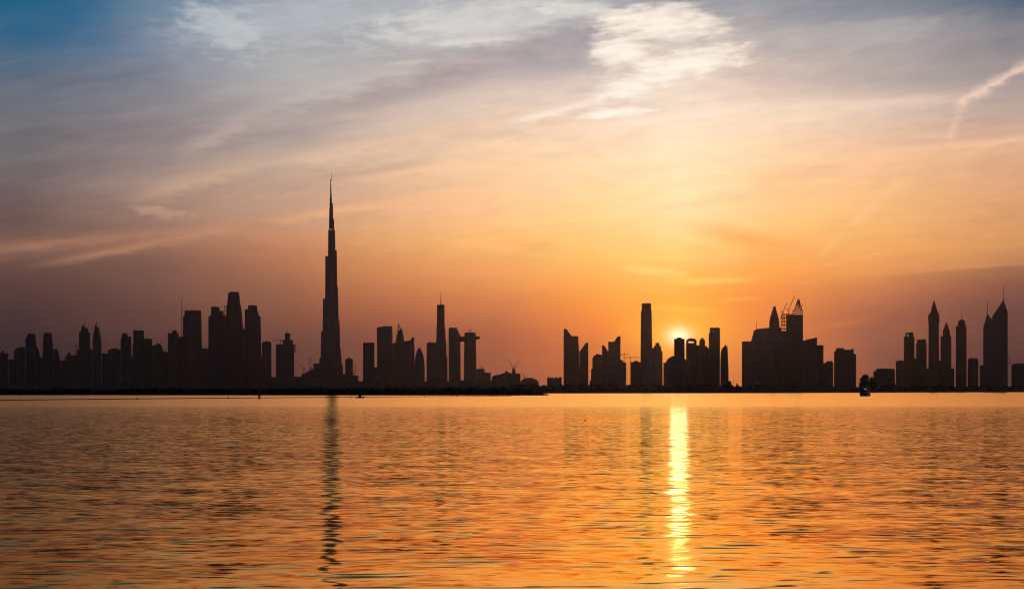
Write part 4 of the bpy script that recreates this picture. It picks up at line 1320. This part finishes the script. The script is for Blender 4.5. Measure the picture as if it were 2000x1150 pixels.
def boom_and_floats():
    rows = [(-160, 783.4), (0, 782), (120, 780.6), (250, 779.4), (370, 778.2), (480, 777.4), (600, 776.2), (700, 775.6), (800, 774.8), (900, 774.2), (1000, 773.2)]
    pts = [Vector(((x - 1000) / FPX * wl(y), wl(y), 0)) for x, y in rows]
    bm = bmesh.new()
    for a, b in zip(pts, pts[1:]):
        n = max(2, int((b - a).length / 6.0))
        for i in range(n):
            p, q = a.lerp(b, (i + .03) / n), a.lerp(b, (i + .97) / n)
            wob = mnoise.noise(p * .05) * 1.2
            p = p + Vector((0, wob, .02)); q = q + Vector((0, mnoise.noise(q * .05) * 1.2, .02))
            cone(bm, p, q, .24, .24, 8)
            bmesh.ops.create_uvsphere(bm, u_segments=8, v_segments=6, radius=.14, matrix=Matrix.Translation(q + (b - a).normalized() * .1))
    o = link_mesh('floating_boom', bm, M['black'])
    tag(o, 'long thin dark floating boom line crossing the calm water before the mangroves', 'boom')

    def on_boom(px):
        for (x0, y0), (x1, y1) in zip(rows, rows[1:]):
            if x0 <= px <= x1:
                return y0 + (y1 - y0) * (px - x0) / (x1 - x0)
        return rows[-1][1]
    def make_float(label, px):
        y = on_boom(px) + .35
        D = wl(y)
        root = empty('marker_buoy', ((px - 1000) / FPX * D, D, 0))
        tag(root, label, 'buoy', 'marker buoys along the floating boom')
        bm = bmesh.new()
        for i, (r0, z0, r1, z1) in enumerate(((.18, -.2, .36, 0), (.36, 0, .38, .25), (.38, .25, .14, .5))):
            cone(bm, (0, 0, z0), (0, 0, z1), r0, r1, 12)
        link_mesh('float', bm, M['black'], root)
        bm = bmesh.new()
        cone(bm, (0, 0, .45), (0, 0, 1.0), .05, .04, 8)
        bmesh.ops.create_uvsphere(bm, u_segments=8, v_segments=6, radius=.12, matrix=Matrix.Translation((0, 0, 1.05)))
        link_mesh('topmark', bm, M['black'], root)
    for px, lab in ((268, 'small buoy on the boom, farthest from the thick pile'), (446, 'small buoy on the boom just left of the thick pile'), (684, 'small buoy on the boom beside the small work boat'),
                    (830, 'small buoy on the boom below the bullet-shaped tower'), (892, 'small buoy on the boom below the bridge-linked towers')):
        make_float(lab, px)


boom_and_floats()


def channel_pile():
    D = wl(778.6)
    k = D / FPX
    root = empty('channel_marker', ((506.2 - 1000) * k, D, 0))
    tag(root, 'thick dark channel pile rising from the water at the boom', 'marker')
    bm = bmesh.new()
    cone(bm, (0, 0, -1), (0, 0, 3.2), .33, .30, 14)
    bmesh.ops.create_cone(bm, cap_ends=True, segments=14, radius1=.42, radius2=.42, depth=.25, matrix=Matrix.Translation((0, 0, .9)))
    link_mesh('pile', bm, M['black'], root)
    bm = bmesh.new()
    box(bm, (.15, 0, 3.3), (1.3, 1.1, .12))
    for a, b in ((-.5, -.5), (.8, -.5), (.8, .5), (-.5, .5)):
        beam(bm, (a, b, 3.3), (a, b, 4.0), .06)
    for z in (3.7, 4.0):
        for p, q in (((-.5, -.5), (.8, -.5)), ((.8, -.5), (.8, .5)), ((.8, .5), (-.5, .5)), ((-.5, .5), (-.5, -.5))):
            beam(bm, (p[0], p[1], z), (q[0], q[1], z), .05)
    link_mesh('platform', bm, M['steel'], root)
    bm = bmesh.new()
    cone(bm, (0, 0, 3.3), (0, 0, 4.6), .07, .06, 8)
    cone(bm, (0, 0, 4.6), (0, 0, 4.95), .17, .10, 10)
    link_mesh('lantern', bm, M['steel'], root)
    bm = bmesh.new()
    for s in (-.14, .14):
        beam(bm, (.66, s, -.4), (.66, s, 3.3), .07)
    for i in range(11):
        beam(bm, (.66, -.14, .1 + i * .3), (.66, .14, .1 + i * .3), .05)
    link_mesh('ladder', bm, M['steel'], root)


channel_pile()


def work_boat():
    D = wl(777.0)
    k = D / FPX
    root = empty('work_boat', ((703.4 - 1000) * k, D, 0))
    tag(root, 'small dark work boat with an upright cabin lying on the boom', 'boat')
    root.rotation_euler = (0, 0, R(18))
    bm = bmesh.new()
    hull(bm, 3.4, 1.4, .5)
    link_mesh('hull', bm, M['black'], root)
    bm = bmesh.new()
    box(bm, (-.1, 0, 1.15), (1.05, 1.0, 1.5))
    bmesh.ops.bevel(bm, geom=bm.edges[:], offset=.06, segments=1, affect='EDGES')
    cb = link_mesh('cabin', bm, M['black'], root)
    bm = bmesh.new()
    box(bm, (-.1, 0, 1.95), (1.3, 1.2, .1))
    link_mesh('roof', bm, M['black'], cb)
    bm = bmesh.new()
    box(bm, (-.1, -.515, 1.45), (.7, .03, .45))
    link_mesh('window', bm, M['darkglass'], cb)
    for xx in (1.15, 1.55):
        bm = bmesh.new()
        cone(bm, (xx, 0, .4), (xx, 0, 2.1), .045, .035, 6)
        link_mesh('post', bm, M['steel'], root)


work_boat()


def skin_body(name, chain, links, mat, sub=2):
    me = bpy.data.meshes.new(name)
    me.from_pydata([c[:3] for c in chain], links, [])
    o = bpy.data.objects.new(name, me)
    COL.objects.link(o)
    sk = o.modifiers.new('skin', 'SKIN')
    for v, c in zip(me.skin_vertices[0].data, chain):
        v.radius = (c[3], c[4] if len(c) > 4 else c[3])
    me.skin_vertices[0].data[0].use_root = True
    sm = o.modifiers.new('sub', 'SUBSURF')
    sm.levels = sm.render_levels = sub
    me.materials.append(mat)
    return o


def birds():
    D = wl(821.6)
    o = skin_body('water_bird', [(0, 0, .035, .055, .045), (.07, 0, .05, .045), (.105, 0, .09, .022), (.115, 0, .125, .024), (.155, 0, .12, .008), (-.09, 0, .045, .035), (-.15, 0, .06, .012)],
                  [(0, 1), (1, 2), (2, 3), (3, 4), (0, 5), (5, 6)], M['feather'])
    o.location = ((1143 - 1000) / FPX * D, D, -.005)
    o.rotation_euler = (0, 0, R(180))
    tag(o, 'tiny dark bird floating alone on the open water', 'bird')
    D = 560
    o = skin_body('flying_bird', [(0, 0, 0, .09, .075), (.16, 0, .02, .06), (.25, 0, .04, .045), (.33, 0, .03, .012), (-.17, 0, 0, .05), (-.30, 0, .0, .045, .012),
                                  (.03, .2, .06, .07, .018), (-.02, .42, .05, .055, .014), (-.10, .66, -.02, .02, .008), (.03, -.2, .06, .07, .018), (-.02, -.42, .05, .055, .014), (-.10, -.66, -.02, .02, .008)],
                  [(0, 1), (1, 2), (2, 3), (0, 4), (4, 5), (0, 6), (6, 7), (7, 8), (0, 9), (9, 10), (10, 11)], M['feather'])
    o.location = pt(595, 674.6, D)
    o.rotation_euler = (R(12), 0, R(75))
    tag(o, 'small dark bird in flight, alone in the sky left of the tallest tower', 'bird')


birds()

# ------------------------------------------------------------------ the evening haze
def build_haze():
    bm = bmesh.new()
    box(bm, (0, 7300, 470), (24400, 15700, 950))
    m = bpy.data.materials.new('haze_air')
    m.use_nodes = True
    g = G(m.node_tree)
    pv = g.n('ShaderNodeVolumePrincipled')
    pv.inputs['Color'].default_value = (0.86, 0.75, 0.78, 1)
    pv.inputs['Density'].default_value = 1.05e-5
    pv.inputs['Anisotropy'].default_value = 0.86
    out = g.n('ShaderNodeOutputMaterial')
    g.t.links.new(pv.outputs[0], out.inputs['Volume'])
    o = link_mesh('haze', bm, m)
    o.display_type = 'WIRE'
    tag(o, kind='stuff')


build_haze()
